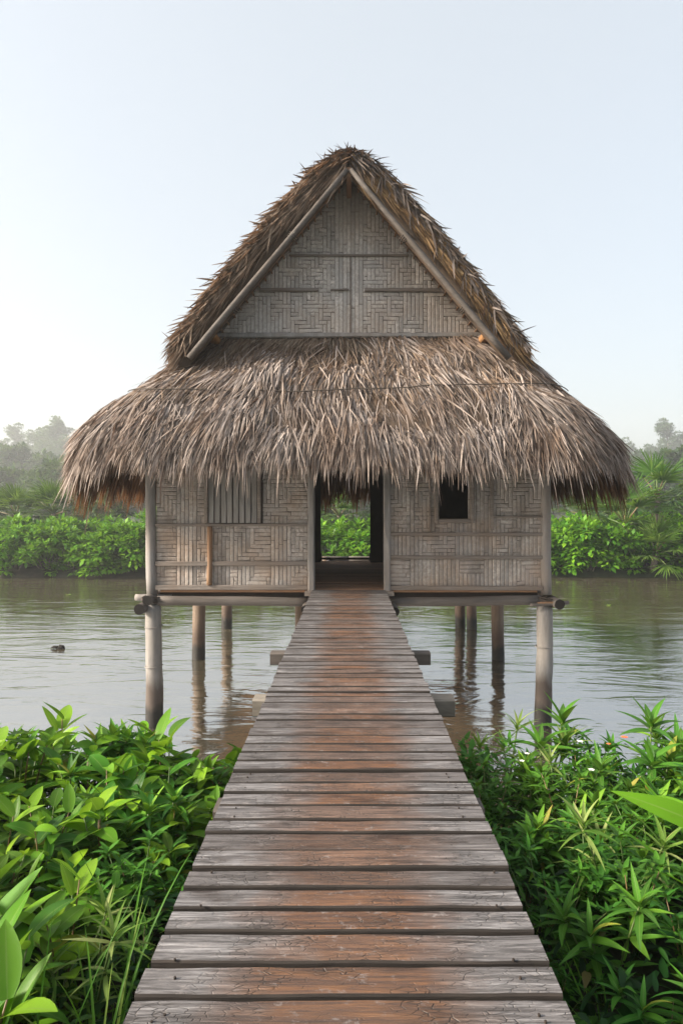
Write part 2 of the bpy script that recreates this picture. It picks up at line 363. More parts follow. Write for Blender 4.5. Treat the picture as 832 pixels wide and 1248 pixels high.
# ------------------------------------------------------------------ woven split bamboo
def weave(mb, x0, x1, z0, z1, y, inside, cell=.068, seed=0, th=.0075, bandw=(4, 9), fixed=None):
    """runs of split bamboo, each a slightly domed strip, in blocks of upright, level and stepped weave"""
    rr = random.Random(seed); nx = max(2, round((x1 - x0) / cell)); nz = max(2, round((z1 - z0) / cell))
    cx = (x1 - x0) / nx; cz = (z1 - z0) / nz
    bands = []; i = 0
    while i < nx:
        w = rr.randint(*bandw); bands += [(rr.choice('VVHZYZY'), rr.randint(0, 7), rr.choice((3, 4, 5)))] * w; i += w
    rows = []; j = 0
    while j < nz:
        w = rr.randint(9, 16); rows += [rr.randint(0, 3)] * w; j += w
    def ori(i, j):
        k, ph, q = bands[i]
        if fixed:
            f = fixed(i, j, nx, nz)
            if f: k = f
        if k == 'V': return 'V' if (rows[j] != 3 or i % 2) else 'V'
        if k == 'H': return 'H'
        s = 1 if k == 'Z' else -1
        return 'H' if (i + s * j + ph + rows[j] * 3) % 8 < q else 'V'
    g = [[ori(i, j) for j in range(nz)] for i in range(nx)]
    done = [[False] * nz for _ in range(nx)]
    def strip(i0, i1, j0, j1):
        a = x0 + i0 * cx; b = x0 + i1 * cx; c = z0 + j0 * cz; d = z0 + j1 * cz
        gp = rr.uniform(.001, .0034); a += gp; b -= gp; c += gp; d -= gp
        yy = y - rr.uniform(0, .005); bx = min(.012, (b - a) * .3); bz = min(.012, (d - c) * .3)
        sk = rr.uniform(-.005, .005) if j1 - j0 == 1 else 0; tl = rr.uniform(-.003, .003)
        vs = [(a, yy, c + sk), (b, yy, c - sk), (b, yy, d - sk), (a, yy, d + sk),
              (a + bx, yy - th + tl, c + bz + sk), (b - bx, yy - th - tl, c + bz - sk), (b - bx, yy - th - tl, d - bz - sk), (a + bx, yy - th + tl, d - bz + sk)]
        mb.add(vs, [(4, 5, 6, 7), (0, 1, 5, 4), (1, 2, 6, 5), (2, 3, 7, 6), (3, 0, 4, 7)])
    for i in range(nx):
        for j in range(nz):
            if done[i][j]: continue
            if not inside(x0 + (i + .5) * cx, z0 + (j + .5) * cz): done[i][j] = True; continue
            k = g[i][j]; n = 1; mx = rr.randint(8, 14) if k == 'V' else rr.randint(4, 7)
            done[i][j] = True
            while n < mx:
                ii, jj = (i, j + n) if k == 'V' else (i + n, j)
                if ii >= nx or jj >= nz or done[ii][jj] or g[ii][jj] != k or not inside(x0 + (ii + .5) * cx, z0 + (jj + .5) * cz): break
                done[ii][jj] = True; n += 1
            if k == 'V': strip(i, i + 1, j, j + n)
            else: strip(i, i + n, j, j + 1)

# ------------------------------------------------------------------ the stilt house
house = empty('stilt_house', (0, 11.5, WATER))
tag(house, 'thatched woven bamboo house standing on wooden stilts in the river', 'house')
INV = Matrix.Translation((0, -11.5, -WATER))
def hp(mb, name, mats, parent=house, smooth=False, label=None):
    """part of the house, given in world coordinates"""
    o = mb.build(name, mats, parent, smooth); o.matrix_parent_inverse = INV if parent is house else Matrix()
    if label: o['label'] = label
    return o

Yf = 11.5; Yb = 17.0
# floor
mb = MB()
yy = Yf - .03
while yy < Yb + .55:
    w = random.uniform(.13, .17); zz = random.uniform(-.006, .0)
    mb.box(-3.16, 3.16, yy, yy + w - .006, -.045, zz - .002); yy += w
hp(mb, 'floor', M['floorwood'])
# front posts and stilts
for sx in (-1, 1):
    mb = MB(); log(mb, (sx * 3.33, Yf, 2.55), (sx * 3.31, Yf, -.085), .082, .092, wob=.06, bow=.03)
    hp(mb, 'corner_post', M['pole'], smooth=True)
    mb = MB(); log(mb, (sx * 3.285, Yf - .02, -.25), (sx * 3.26, Yf - .02, -3.1), .132, .148, n=20, seg=18, wob=.09, bow=.02)
    for zz in ((-1.28, -.62) if sx < 0 else (-.95,)):
        mb.tube([(sx * 3.275 + .143 * math.cos(a), Yf - .02 + .143 * math.sin(a), zz + .01 * math.sin(a + 1)) for a in np.linspace(0, 2 * math.pi, 21)], [.008] * 21, 6, cap=False)
    hp(mb, 'stilt', M['pile'], smooth=True, label='tall grey front stilt stained brown at its foot')
for (x, y, r) in ((-3.66, 16.55, .16), (3.62, 16.5, .155), (-3.72, 20.7, .165), (3.72, 20.6, .155), (3.42, 20.9, .16), (-.72, 20.5, .12), (-.9, 12.3, .09)):
    mb = MB(); log(mb, (x * .985, y, -.12), (x, y, -3.2), r * .93, r, n=16, seg=12, wob=.07)
    hp(mb, 'stilt', M['inner_pile'], smooth=True)
# bearers under the floor
for sx in (-1, 1):
    mb = MB(); log(mb, (sx * .58, Yf - .06, -.205), (sx * 3.2, Yf - .06, -.175), .075, .082, wob=.08)
    hp(mb, 'bearer_log', M['log'], smooth=True)
    mb = MB(); mb.box(min(sx * .6, sx * 3.2), max(sx * .6, sx * 3.2), Yf + .10, Yf + .2, -.2, -.045); hp(mb, 'joist', M['dark'])
    for y in (13.6, 15.4, 17.4, 20.6):
        mb = MB(); log(mb, (0, y, -.2), (sx * 3.7, y, -.2), .09, .09); hp(mb, 'joist', M['log'], smooth=True)
for (x, y0, z, r) in ((-3.31, 11.22, -.150, .080), (-3.43, 11.18, -.290, .088), (3.44, 11.15, -.205, .085), (.72, 10.75, -.27, .075), (-.70, 11.0, -.27, .07)):
    mb = MB(); log(mb, (x, y0, z), (x + (.08 if x < 0 else -.05), 20.6, z + .0), r, r * .95, wob=.09)
    # dark sawn end on the river side
    o = hp(mb, 'beam_log', [M['log'], M['logend']], smooth=True)
    o.data.polygons[len(o.data.polygons) - 2].material_index = 1; o.data.polygons[len(o.data.polygons) - 2].use_smooth = False
mb = MB(); log(mb, (-3.62, Yf + .10, -.15), (-3.0, Yf + .10, -.15), .055, .055); hp(mb, 'beam_log', M['pole'], smooth=True, label='pale short log end beside the post')
for sx in (-1, 1):
    mb = MB()
    for k in range(4):   # cord lashing between post and beam
        pts = [(sx * (3.30 + .165 * math.cos(a)), Yf - .03 + .155 * math.sin(a), -.135 - .018 * k + .02 * math.sin(a * 2 + k)) for a in np.linspace(0, 2 * math.pi, 21)]
        mb.tube(pts, [.011] * 21, 6, cap=False)
    hp(mb, 'lashing', M['cord'], smooth=True)
mb = MB(); log(mb, (3.0, Yf - .2, -.235), (3.62, Yf - .23, -.19), .025, .03, n=8, wob=.4); hp(mb, 'beam_log', M['log'], smooth=True)
mb = MB(); mb.beam((3.12, Yf - .2, -.20), (3.52, Yf - .24, -.185), .05, .03); hp(mb, 'wedge', M['brownwood'])

# front walls
def panel(x0, x1, holes, seed, fixed=None):
    mb = MB()
    zt = 2.62
    inside = lambda x, z: not any(a < x < b and c < z < d for a, b, c, d in holes)
    weave(mb, x0, x1, .0, zt, Yf - .01, inside, .069, seed, fixed=fixed)
    cuts = sorted(holes)
    xs = [x0] + [v for h in cuts for v in h[:2]] + [x1]
    for k in range(0, len(xs) - 1):
        a, b = xs[k], xs[k + 1]
        h = next((h for h in holes if abs(h[0] - a) < 1e-6 and abs(h[1] - b) < 1e-6), None)
        if h:
            mb.box(a, b, Yf, Yf + .05, 0, h[2], 1); mb.box(a, b, Yf, Yf + .05, h[3], zt, 1)
        else: mb.box(a, b, Yf, Yf + .05, 0, zt, 1)
    return mb
def fixR(i, j, nx, nz):
    f = i / nx
    if j < 8: return 'H' if f < .12 or .44 < f < .62 and j % 8 > 3 else ('Z' if .82 < f else 'V')
    if j < 15: return 'Z' if .2 < f < .42 or .7 < f < .86 else 'V'
    return 'ZYVZY'[int(f * 4.99)]
def fixL(i, j, nx, nz):
    if j < 18:
        return {0: 'H', 1: 'V', 2: 'Z', 3: 'V', 4: 'Y', 5: 'H', 6: 'V', 7: 'Y'}[min(7, i * 8 // nx)] if (i // 2 + j // 7) % 9 else 'Z'
    return {0: 'Z', 1: 'V', 2: 'H', 3: 'V', 4: 'V', 5: 'Y', 6: 'Z', 7: 'H'}[min(7, i * 8 // nx)]
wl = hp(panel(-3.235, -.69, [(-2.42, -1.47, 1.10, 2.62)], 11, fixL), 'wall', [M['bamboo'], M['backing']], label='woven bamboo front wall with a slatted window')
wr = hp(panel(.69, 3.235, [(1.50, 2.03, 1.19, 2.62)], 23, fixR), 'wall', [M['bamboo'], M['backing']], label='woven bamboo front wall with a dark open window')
def sub(mb, name, mats, parent, smooth=False):
    o = mb.build(name, mats, parent, smooth); return o
for (a, b, z, h) in ((-3.24, -.69, 1.085, .045), (-3.24, -.69, .435, .075), (-3.24, -.69, .035, .085)):
    mb = MB(); mb.beam((a, Yf - .045, z), (b, Yf - .045, z + .005), .045, h); sub(mb, 'rail', M['rail'], wl)
for (a, b, z, h) in ((.69, 3.24, .935, .055), (.69, 3.24, .545, .06), (.69, 3.24, .03, .075), (2.42, 3.24, 1.225, .03)):
    mb = MB(); mb.beam((a, Yf - .045, z), (b, Yf - .045, z - .005), .045, h); sub(mb, 'rail', M['rail'], wr)
mb = MB(); log(mb, (-2.335, Yf - .045, 1.06), (-2.335, Yf - .045, .08), .042, .046, n=10, wob=.05); sub(mb, 'post', M['brownwood'], wl, True)
for (x, z0, z1, w) in ((2.40, 1.0, 2.5, .06), (1.36, .96, 2.5, .03)):
    mb = MB(); mb.beam((x, Yf - .04, z0), (x, Yf - .04, z1), .035, w, up=(1, 0, 0)); sub(mb, 'batten', M['rail'], wr)
# slatted window
wf = MB(); x0, x1, z0, z1 = -2.42, -1.47, 1.12, 2.4
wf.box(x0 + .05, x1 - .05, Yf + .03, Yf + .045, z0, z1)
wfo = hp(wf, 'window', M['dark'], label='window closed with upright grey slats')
for x in (x0 + .03, x1 - .03):
    mb = MB(); mb.beam((x, Yf - .05, z0), (x, Yf - .05, z1), .05, .06, up=(1, 0, 0)); sub(mb, 'frame', M['rail'], wfo)
for k in range(8):
    x = x0 + .115 + k * (x1 - x0 - .23) / 7
    mb = MB(); mb.beam((x, Yf - .03, z0), (x + random.uniform(-.006, .006), Yf - .03, z1), .035, .085, up=(1, 0, 0)); sub(mb, 'slat', M['slat'], wfo)
# open window
wf = MB(); x0, x1, z0, z1 = 1.50, 2.03, 1.19, 2.4
wf.beam((x0, Yf - .052, z0 - .035), (x1, Yf - .052, z0 - .035), .07, .07)
wfr = hp(wf, 'window', M['rail'], label='small open window with a plain frame, dark inside')
for x in (x0 - .036, x1 + .036):
    mb = MB(); mb.beam((x, Yf - .05, z0 - .07), (x, Yf - .05, z1), .07, .07, up=(1, 0, 0)); sub(mb, 'frame', M['rail'], wfr)
# door posts
for sx, x in ((-1, -.63), (1, .64)):
    mb = MB(); mb.beam((x, Yf - .04, -.03), (x, Yf - .04, 2.5), .11, .115, up=(1, 0, 0), seg=10, wob=.012); hp(mb, 'door_post', M['pole'])
    mb = MB(); mb.box(x - .10, x + .10, Yf - .28, Yf + .02, -.075, -.012); hp(mb, 'sill_block', M['rail'])
# side, back and inner walls
for sx in (-1, 1):
    mb = MB(); mb.box(min(sx * 3.235, sx * 3.18), max(sx * 3.235, sx * 3.18), Yf + .06, Yb, 0, 2.62, 0)
    hp(mb, 'side_wall', M['bamboo'])
    mb = MB(); log(mb, (sx * 3.33, Yb, 2.6), (sx * 3.33, Yb, -.1), .08, .09); hp(mb, 'corner_post', M['pole'], smooth=True)
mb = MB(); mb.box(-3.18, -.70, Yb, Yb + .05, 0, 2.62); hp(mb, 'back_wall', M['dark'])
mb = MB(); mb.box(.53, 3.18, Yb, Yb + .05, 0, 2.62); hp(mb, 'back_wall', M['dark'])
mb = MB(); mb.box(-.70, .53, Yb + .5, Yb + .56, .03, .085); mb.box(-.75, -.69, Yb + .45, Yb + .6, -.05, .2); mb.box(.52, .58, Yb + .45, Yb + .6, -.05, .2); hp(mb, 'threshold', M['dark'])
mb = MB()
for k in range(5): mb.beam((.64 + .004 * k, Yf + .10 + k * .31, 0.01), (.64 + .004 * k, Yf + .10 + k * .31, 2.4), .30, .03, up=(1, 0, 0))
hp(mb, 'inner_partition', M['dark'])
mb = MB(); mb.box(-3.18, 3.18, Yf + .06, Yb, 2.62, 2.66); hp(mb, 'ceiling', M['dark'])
# back porch
mb = MB(); mb.box(-3.5, -1.2, Yb + .6, 20.8, -.09, -.03); hp(mb, 'porch_floor', M['floorwood'])
mb = MB(); mb.box(1.2, 3.5, Yb + .6, 20.8, -.09, -.03); hp(mb, 'porch_floor', M['floorwood'])

# ---------------------------------------------------------------- roof surfaces
PROF = [(0, 4.30, 2.42, 11.72, .35), (.2, 3.80, 3.00, 11.20, .6), (.4, 3.37, 3.44, 10.80, .85), (.6, 2.97, 3.90, 10.47, 1.1), (.8, 2.58, 4.28, 10.23, 1.3), (1, 2.22, 4.47, 10.12, 1.45)]
def prof(t):
    for a, b in zip(PROF, PROF[1:]):
        if t <= b[0] + 1e-9:
            s = (t - a[0]) / (b[0] - a[0]); return [a[k] + (b[k] - a[k]) * s for k in range(1, 5)]
    a, b = PROF[-2], PROF[-1]; s = (t - a[0]) / (b[0] - a[0]); return [a[k] + (b[k] - a[k]) * s for k in range(1, 5)]
def perim(t, u, inset=0.0):
    """point on the rounded plan of the lower roof: u 0..4, 0-1 front, 1-2 right, 2-3 back, 3-4 left; each side ends at mid corner"""
    z, hw, yf, r = prof(t); hw -= inset; yf += inset; yb = 17.4 + (11.72 - yf) * .9 + .0; r = max(.1, r - inset)
    side = int(u) % 4; f = u - int(u)
    W, D = hw, (yb - yf) / 2; cy = (yb + yf) / 2
    hx = W if side in (0, 2) else D; hy = D if side in (0, 2) else W
    straight = hx - r; arc = math.pi / 4 * r; tot = 2 * straight + 2 * arc
    s = f * tot
    if s < arc: a = math.pi / 4 - s / r; px, py = -straight - r * math.sin(a), -hy + r - r * math.cos(a)
    elif s < arc + 2 * straight: px, py = -straight + (s - arc), -hy
    else: a = (s - arc - 2 * straight) / r; px, py = straight + r * math.sin(a), -hy + r - r * math.cos(a)
    for _ in range(side): px, py = -py, px
    return Vector((px, cy + py, z))
NU = 128; TS = np.linspace(0, 1, 13)
mb = MB(); vs = []
for t_ in TS:
    for k in range(NU):
        p = perim(t_, 4 * k / NU); w = .05 * noise.noise(p * 1.3) + .03 * noise.noise(p * 4); n = Vector((p.x, p.y - 14.5, 2)).normalized(); vs.append(tuple(p + n * w))
for t_ in TS[::-1]:
    for k in range(NU):
        p = perim(t_, 4 * k / NU, .12); vs.append((p.x, p.y, p.z - .16))
nr = 2 * len(TS); fs = []
for j in range(nr - 1):
    for k in range(NU): fs.append((j*NU + (k+1) % NU, j*NU + k, (j+1)*NU + k, (j+1)*NU + (k+1) % NU))
mb.add(vs, fs)

def strips(P, D, N, L, W, yaw, lift, droop, roll, seg=4, taper=1.0):
    """arrays -> tapered ribbons lying on a slope. P root, D down-slope, N outward normal"""
    n = len(P); S = np.cross(N, D); S /= np.linalg.norm(S, axis=1)[:, None]
    Dy = D * np.cos(yaw)[:, None] + S * np.sin(yaw)[:, None]
    Sy = np.cross(N, Dy)
    Sr = Sy * np.cos(roll)[:, None] + N * np.sin(roll)[:, None]
    out = np.empty((n, seg + 1, 2, 3))
    bend = rng.normal(0, .05, n)
    for k in range(seg + 1):
        t = k / seg
        c = P + Dy * (L * t)[:, None] + N * (lift * L * t - .0 * t)[:, None] + np.array([0, 0, -1.0]) * (droop * L * t * t)[:, None] + Sy * (bend * L * t * t)[:, None]
        w = W * (1 - taper * max(0, (t - .25) / .75) ** 1.6 * .88) * .5 * (.8 if k == 0 else 1)
        out[:, k, 0] = c - Sr * w[:, None]; out[:, k, 1] = c + Sr * w[:, None]
    V = out.reshape(-1, 3); base = (np.arange(n) * (seg + 1) * 2)[:, None]
    q = np.array([[2*k, 2*k + 1, 2*k + 3, 2*k + 2] for k in range(seg)])
    F = (base[:, :, None] + q[None].reshape(1, seg, 4)).reshape(-1, 4)
    return V, F
def ribbon_obj(name, chunks, mats, parent, pre=None):
    """one mesh from ribbon chunks [(V, F, mat index)], plus an optional MB core"""
    Vs = []; Fs = []; Ms = []; b = 0
    if pre: Vs += [np.array(pre.v)]; Fs += [np.array([f for f in pre.f])]; Ms += [np.zeros(len(pre.f), int)]; b = len(pre.v)
    for V, F, mi in chunks:
        Vs.append(V); Fs.append(F + b); Ms.append(np.full(len(F), mi)); b += len(V)
    V = np.concatenate(Vs); F = np.concatenate(Fs); Mi = np.concatenate(Ms)
    me = bpy.data.meshes.new(name)
    me.vertices.add(len(V)); me.vertices.foreach_set('co', V.astype(np.float32).ravel())
    me.loops.add(F.size); me.loops.foreach_set('vertex_index', F.astype(np.int32).ravel())
    me.polygons.add(len(F)); me.polygons.foreach_set('loop_start', np.arange(0, F.size, 4, dtype=np.int32)); me.polygons.foreach_set('loop_total', np.full(len(F), 4, dtype=np.int32))
    for mm in mats: me.materials.append(mm)
    me.polygons.foreach_set('material_index', Mi.astype(np.int32))
    me.update(calc_edges=True); me.validate()
    o = link(name, me, parent)
    if parent is house: o.matrix_parent_inverse = INV
    return o
def frame(t_, u_):
    e = .01; p = perim(t_, u_); d = perim(min(t_ + .03, 1.03), u_) - perim(max(t_ - .03, 0), u_); s = perim(t_, u_ + e) - perim(t_, u_ - e + 4)
    d.normalize(); s.normalize(); n = s.cross(d); n.normalize()
    if n.z < 0: n = -n
    return p, d, n
def skirt_strips(n, u0, u1, t0, t1, Lr, Wr, yaws, lifts, droops, proud=(.0, .06), roll=.35, bias=1.0, lumpy=.0):
    P = np.empty((n, 3)); D = np.empty((n, 3)); N = np.empty((n, 3)); yb = np.empty(n); lm = np.empty(n)
    for i in range(n):
        t_ = t0 + (t1 - t0) * rng.random() ** bias; u_ = u0 + (u1 - u0) * rng.random()
        p, d, nn = frame(t_, u_ % 4)
        lump = lumpy * noise.noise(Vector((p.x * 1.1, p.y * 1.1, p.z * 1.6)))
        P[i] = p + nn * (rng.uniform(*proud) + lump); D[i] = d; N[i] = nn
        lm[i] = 1 + .45 * noise.noise(Vector((p.x * 2.3, p.y * 2.3 + 3, p.z * .8)))
        yb[i] = .65 * noise.noise(Vector((p.x * 1.4 + 7, p.y * 1.4, p.z * 1.8)))
    return strips(P, D, N, rng.uniform(*Lr, n) * lm, rng.uniform(*Wr, n), yb + rng.normal(0, yaws, n), rng.uniform(*lifts, n), rng.uniform(*droops, n), rng.normal(0, roll, n))
ch = []
# hanging inner fringe first, rust brown under the shade of the eave
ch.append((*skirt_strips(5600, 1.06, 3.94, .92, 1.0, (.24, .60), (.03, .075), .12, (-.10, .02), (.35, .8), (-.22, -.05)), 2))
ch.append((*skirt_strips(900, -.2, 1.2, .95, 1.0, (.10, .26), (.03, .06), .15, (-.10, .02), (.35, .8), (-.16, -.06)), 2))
# front slope
ch.append((*skirt_strips(21000, -.12, 1.12, .02, .92, (.24, .58), (.010, .034), .19, (-.02, .09), (.02, .22), (-.02, .07), .5, .85, .15), 1))
ch.append((*skirt_strips(5200, -.12, 1.12, .84, .98, (.12, .42), (.010, .034), .2, (-.02, .08), (.2, .7), (-.03, .06), .5, 1, .05), 1))
ch.append((*skirt_strips(200, -.12, 1.12, .88, .98, (.36, .54), (.015, .04), .22, (.0, .1), (.4, .8), (-.03, .05), .5), 1))
ch.append((*skirt_strips(500, .0, 1.0, .08, .93, (.35, .70), (.010, .028), .40, (.02, .12), (.10, .35), (.02, .10), .6), 1))
# sides and back
ch.append((*skirt_strips(7000, 1.0, 2.0, .1, 1.0, (.32, .72), (.018, .046), .2, (-.02, .10), (.05, .3), (-.02, .05), .4, .8), 1))
ch.append((*skirt_strips(7000, 3.0, 4.0, .1, 1.0, (.32, .72), (.018, .046), .2, (-.02, .10), (.05, .3), (-.02, .05), .4, .8), 1))
ch.append((*skirt_strips(1600, 2.0, 3.0, .5, 1.0, (.4, .8), (.04, .08), .2, (.0, .1), (.1, .4)), 1))
ch.append((*skirt_strips(5200, -.1, 1.1, .0, .52, (.22, .50), (.009, .026), .28, (-.02, .08), (.02, .2), (-.01, .09), .5, 1.2, .08), 4))
# combed straw below the gable
ch.append((*skirt_strips(2400, .0, 1.0, .0, .06, (.16, .42), (.012, .03), .12, (.0, .12), (.0, .15), (-.02, .04), .4), 3))
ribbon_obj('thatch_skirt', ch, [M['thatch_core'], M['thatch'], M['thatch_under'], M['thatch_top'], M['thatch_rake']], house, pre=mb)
# cord tied across the skirt
mb = MB(); pts = []
for u_ in np.linspace(-.06, 1.06, 60):
    t_ = .50 + .035 * math.sin(u_ * 5.0) + .015 * noise.noise(Vector((u_ * 9, 0, 0))); p, d, n = frame(t_, u_ % 4); pts.append(p + n * (.115 + .03 * noise.noise(Vector((u_ * 14, 5, 0)))))
mb.tube(pts, [.0085] * len(pts), 6); hp(mb, 'tie_cord', M['cord'], smooth=True)

# upper gable roof
K = 1.2; ZO = 7.36; TH = .58; YR0, YR1 = 10.98, 17.9; XE = 2.92
mb = MB()
def outer(x): a = abs(x); return 7.84 - 1.32 * math.sqrt(a * a + .35)
xs = np.linspace(-XE, XE, 61); ysr = np.concatenate([[YR0, YR0 + .09], np.linspace(YR0 + .2, YR1, 14)])
vs = []
for y in ysr:
    for x in xs: vs.append((x, y + .06 * noise.noise(Vector((x * 2.2, y, 0))), outer(x) + .05 * noise.noise(Vector((x * 2, y * 2, 1)))))
    for x in xs[::-1]: vs.append((x * .985, y, min((6.80 if y < YR0 + .1 else 7.03) - K * abs(x), outer(x) - .08)))
nx = 2 * len(xs); fs = []
for j in range(len(ysr) - 1):
    for i in range(nx): fs.append((j*nx + i, j*nx + (i+1) % nx, (j+1)*nx + (i+1) % nx, (j+1)*nx + i))
for j in (0, len(ysr) - 1):
    for i in range(len(xs) - 1):
        q = (j*nx + i, j*nx + i + 1, j*nx + nx - 2 - i, j*nx + nx - 1 - i); fs.append(q if j else q[::-1])
mb.add(vs, fs)
def gable_strips(n, side, yr, xr, Lr, Wr, yaws, yawm, lifts, droops, proud, roll=.4, front=False):
    x = rng.uniform(*xr, n); y = rng.uniform(*yr, n); z = np.array([outer(v) for v in x])
    if front: z = z - rng.uniform(*proud, n) * 1.0
    c = 1 / math.hypot(1, K)
    D = np.tile([side * c, 0, -K * c], (n, 1)); N = np.tile([side * K * c, 0, c], (n, 1))
    P = np.stack([x * side, y, z], 1)
    if front:
        N = np.tile([0., -1., 0.], (n, 1))
    else: P = P + N * rng.uniform(*proud, n)[:, None]
    return strips(P, D, N, rng.uniform(*Lr, n), rng.uniform(*Wr, n), rng.normal(yawm, yaws, n), rng.uniform(*lifts, n), rng.uniform(*droops, n), rng.normal(0, roll, n))
ch = []
for side, mi in ((-1, 1), (1, 3)):
    ch.append((*gable_strips(6500, side, (10.95, 17.9), (.0, 2.72), (.22, .55), (.015, .042), .25, 0, (-.02, .10), (.0, .2), (-.02, .06)), 1 if side < 0 else 4))
    ch.append((*gable_strips(3000, side, (10.90, 11.35), (.0, 2.75), (.15, .42), (.012, .036), .42, -.12 * side, (-.02, .14), (.0, .25), (-.12, .06), .6), 1 if side < 0 else 4))
    # layered stalk ends showing on the front of the rake
    ch.append((*gable_strips(2100, side, (10.88, 10.985), (.0, 2.62), (.3, .65), (.010, .030), .11, .03 * side, (.0, .06), (.0, .1), (.0, .40), .5, True), mi))
    ch.append((*gable_strips(500, side, (10.86, 10.97), (.0, 2.75), (.18, .40), (.02, .045), .4, -.2, (.0, .15), (.0, .15), (.0, .20), .5, True), 1 if side < 0 else 4))
# ragged tufts along the ridge and near the peak
n = 2000; x = rng.normal(0, .36, n); y = np.where(rng.random(n) < .55, rng.uniform(10.88, 11.3, n), rng.uniform(10.9, 17.9, n)); z = np.array([outer(v) for v in x]) + rng.uniform(-.05, .07, n)
ang = rng.uniform(0, 2 * math.pi, n); D = np.stack([np.cos(ang), np.sin(ang) * .8, rng.uniform(-.5, .35, n)], 1); D /= np.linalg.norm(D, axis=1)[:, None]
N = np.tile([0., 0., 1.], (n, 1)); N = N - D * (N * D).sum(1)[:, None]; N /= np.linalg.norm(N, axis=1)[:, None]
ch.append((*strips(np.stack([x, y, z], 1), D, N, rng.uniform(.10, .30, n), rng.uniform(.012, .036, n), rng.normal(0, .2, n), rng.uniform(-.1, .2, n), rng.uniform(0, .3, n), rng.normal(0, .5, n)), 4))
ribbon_obj('thatch_gable', ch, [M['thatch_core'], M['thatch_rake'], M['thatch_under'], M['thatch_gold'], M['thatch_dark']], house, pre=mb)

# gable timbers
YW = 11.72
for sx in (-1, 1):
    mb = MB(); log(mb, (sx * .03, 10.87, 6.76), (sx * 2.54, 10.84, 6.76 - K * 2.51), .040, .052, wob=.06); hp(mb, 'barge_pole', M['log'], smooth=True)
    mb = MB(); log(mb, (sx * .02, 11.45, 7.0), (sx * 2.55, 11.43, 7.01 - K * 2.53), .05, .06, wob=.06); hp(mb, 'rafter', M['brownwood'], smooth=True)
    for k in range(24):      # thin battens under the thatch, seen past the barge pole
        x = .16 + k * .105
        mb = MB(); mb.beam((sx * x, 11.12, 6.97 - K * x), (sx * x, 11.70, 6.97 - K * x), .028, .022, seg=2); hp(mb, 'roof_batten', M['brownwood'])
    mb = MB(); mb.beam((sx * .05, YW - .075, 6.965), (sx * 2.30, YW - .075, 6.965 - K * 2.25), .045, .06); hp(mb, 'gable_trim', M['rail'])
    mb = MB(); mb.beam((sx * 2.24, 11.1, 4.18), (sx * 2.24, 17.6, 4.18), .15, .12); hp(mb, 'purlin', M['orangewood'])
    for fr in (.34, .72):
        x = .03 + 2.49 * fr; z = 6.74 - K * 2.49 * fr; mb = MB()
        for kk in range(3):
            q = [(sx * (x + .022 * kk) + sx * .085 * math.cos(a) * .77, 10.92 + .085 * math.sin(a), z - .026 * kk + .085 * math.cos(a) * .64) for a in np.linspace(0, 2 * math.pi, 17)]
            mb.tube(q, [.009] * 17, 6, cap=False)
        hp(mb, 'lashing', M['cord'], smooth=True)
mb = MB(); mb.beam((0, 10.90, 6.74), (0, 17.7, 6.86), .085, .15); hp(mb, 'ridge_beam', M['brownwood'])
mb = MB()
edge = lambda x, z: z < 7.08 - K * abs(x) and z > 4.24
def fixG(i, j, nx, nz):
    x = (i + .5) / nx * 2 - 1
    if abs(x) < .11: return 'V'
    if abs(abs(x) - .62) < .05 and j < 11: return 'V'
    return 'ZY'[(i // 5 + j // 9) % 2]
weave(mb, -2.38, 2.38, 4.24, 7.0, YW - .01, edge, .069, 5, fixed=fixG, bandw=(3, 8))
mb.add([(-2.46, YW, 4.2), (2.46, YW, 4.2), (0, YW, 7.14), (-2.46, YW + .05, 4.2), (2.46, YW + .05, 4.2), (0, YW + .05, 7.14)], [(0, 1, 2), (3, 5, 4), (0, 2, 5, 3), (1, 4, 5, 2), (0, 3, 4, 1)], 1)
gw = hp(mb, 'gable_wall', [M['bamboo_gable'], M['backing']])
for (a, b, z, h) in ((-1.53, -.52, 5.10, .055), (.27, 1.55, 5.10, .055), (-1.02, 1.02, 5.69, .03), (-.31, .0, 5.10, .022)):
    mb = MB(); mb.beam((a, YW - .05, z), (b, YW - .05, z + random.uniform(-.01, .01)), .04, h); sub(mb, 'rail', M['rail'], gw)
mb = MB(); mb.beam((.03, YW - .045, 4.30), (.03, YW - .045, 5.68), .03, .022, up=(1, 0, 0)); sub(mb, 'batten', M['rail'], gw)
mb = MB(); mb.beam((-2.32, YW - .10, 4.30), (2.32, YW - .10, 4.31), .10, .085, seg=12); sub(mb, 'sill_beam', M['pole'], gw)
for w in (wl, wr, gw):
    for c in w.children: c.matrix_parent_inverse = Matrix()
for c in list(wfo.children) + list(wfr.children): c.matrix_parent_inverse = Matrix()

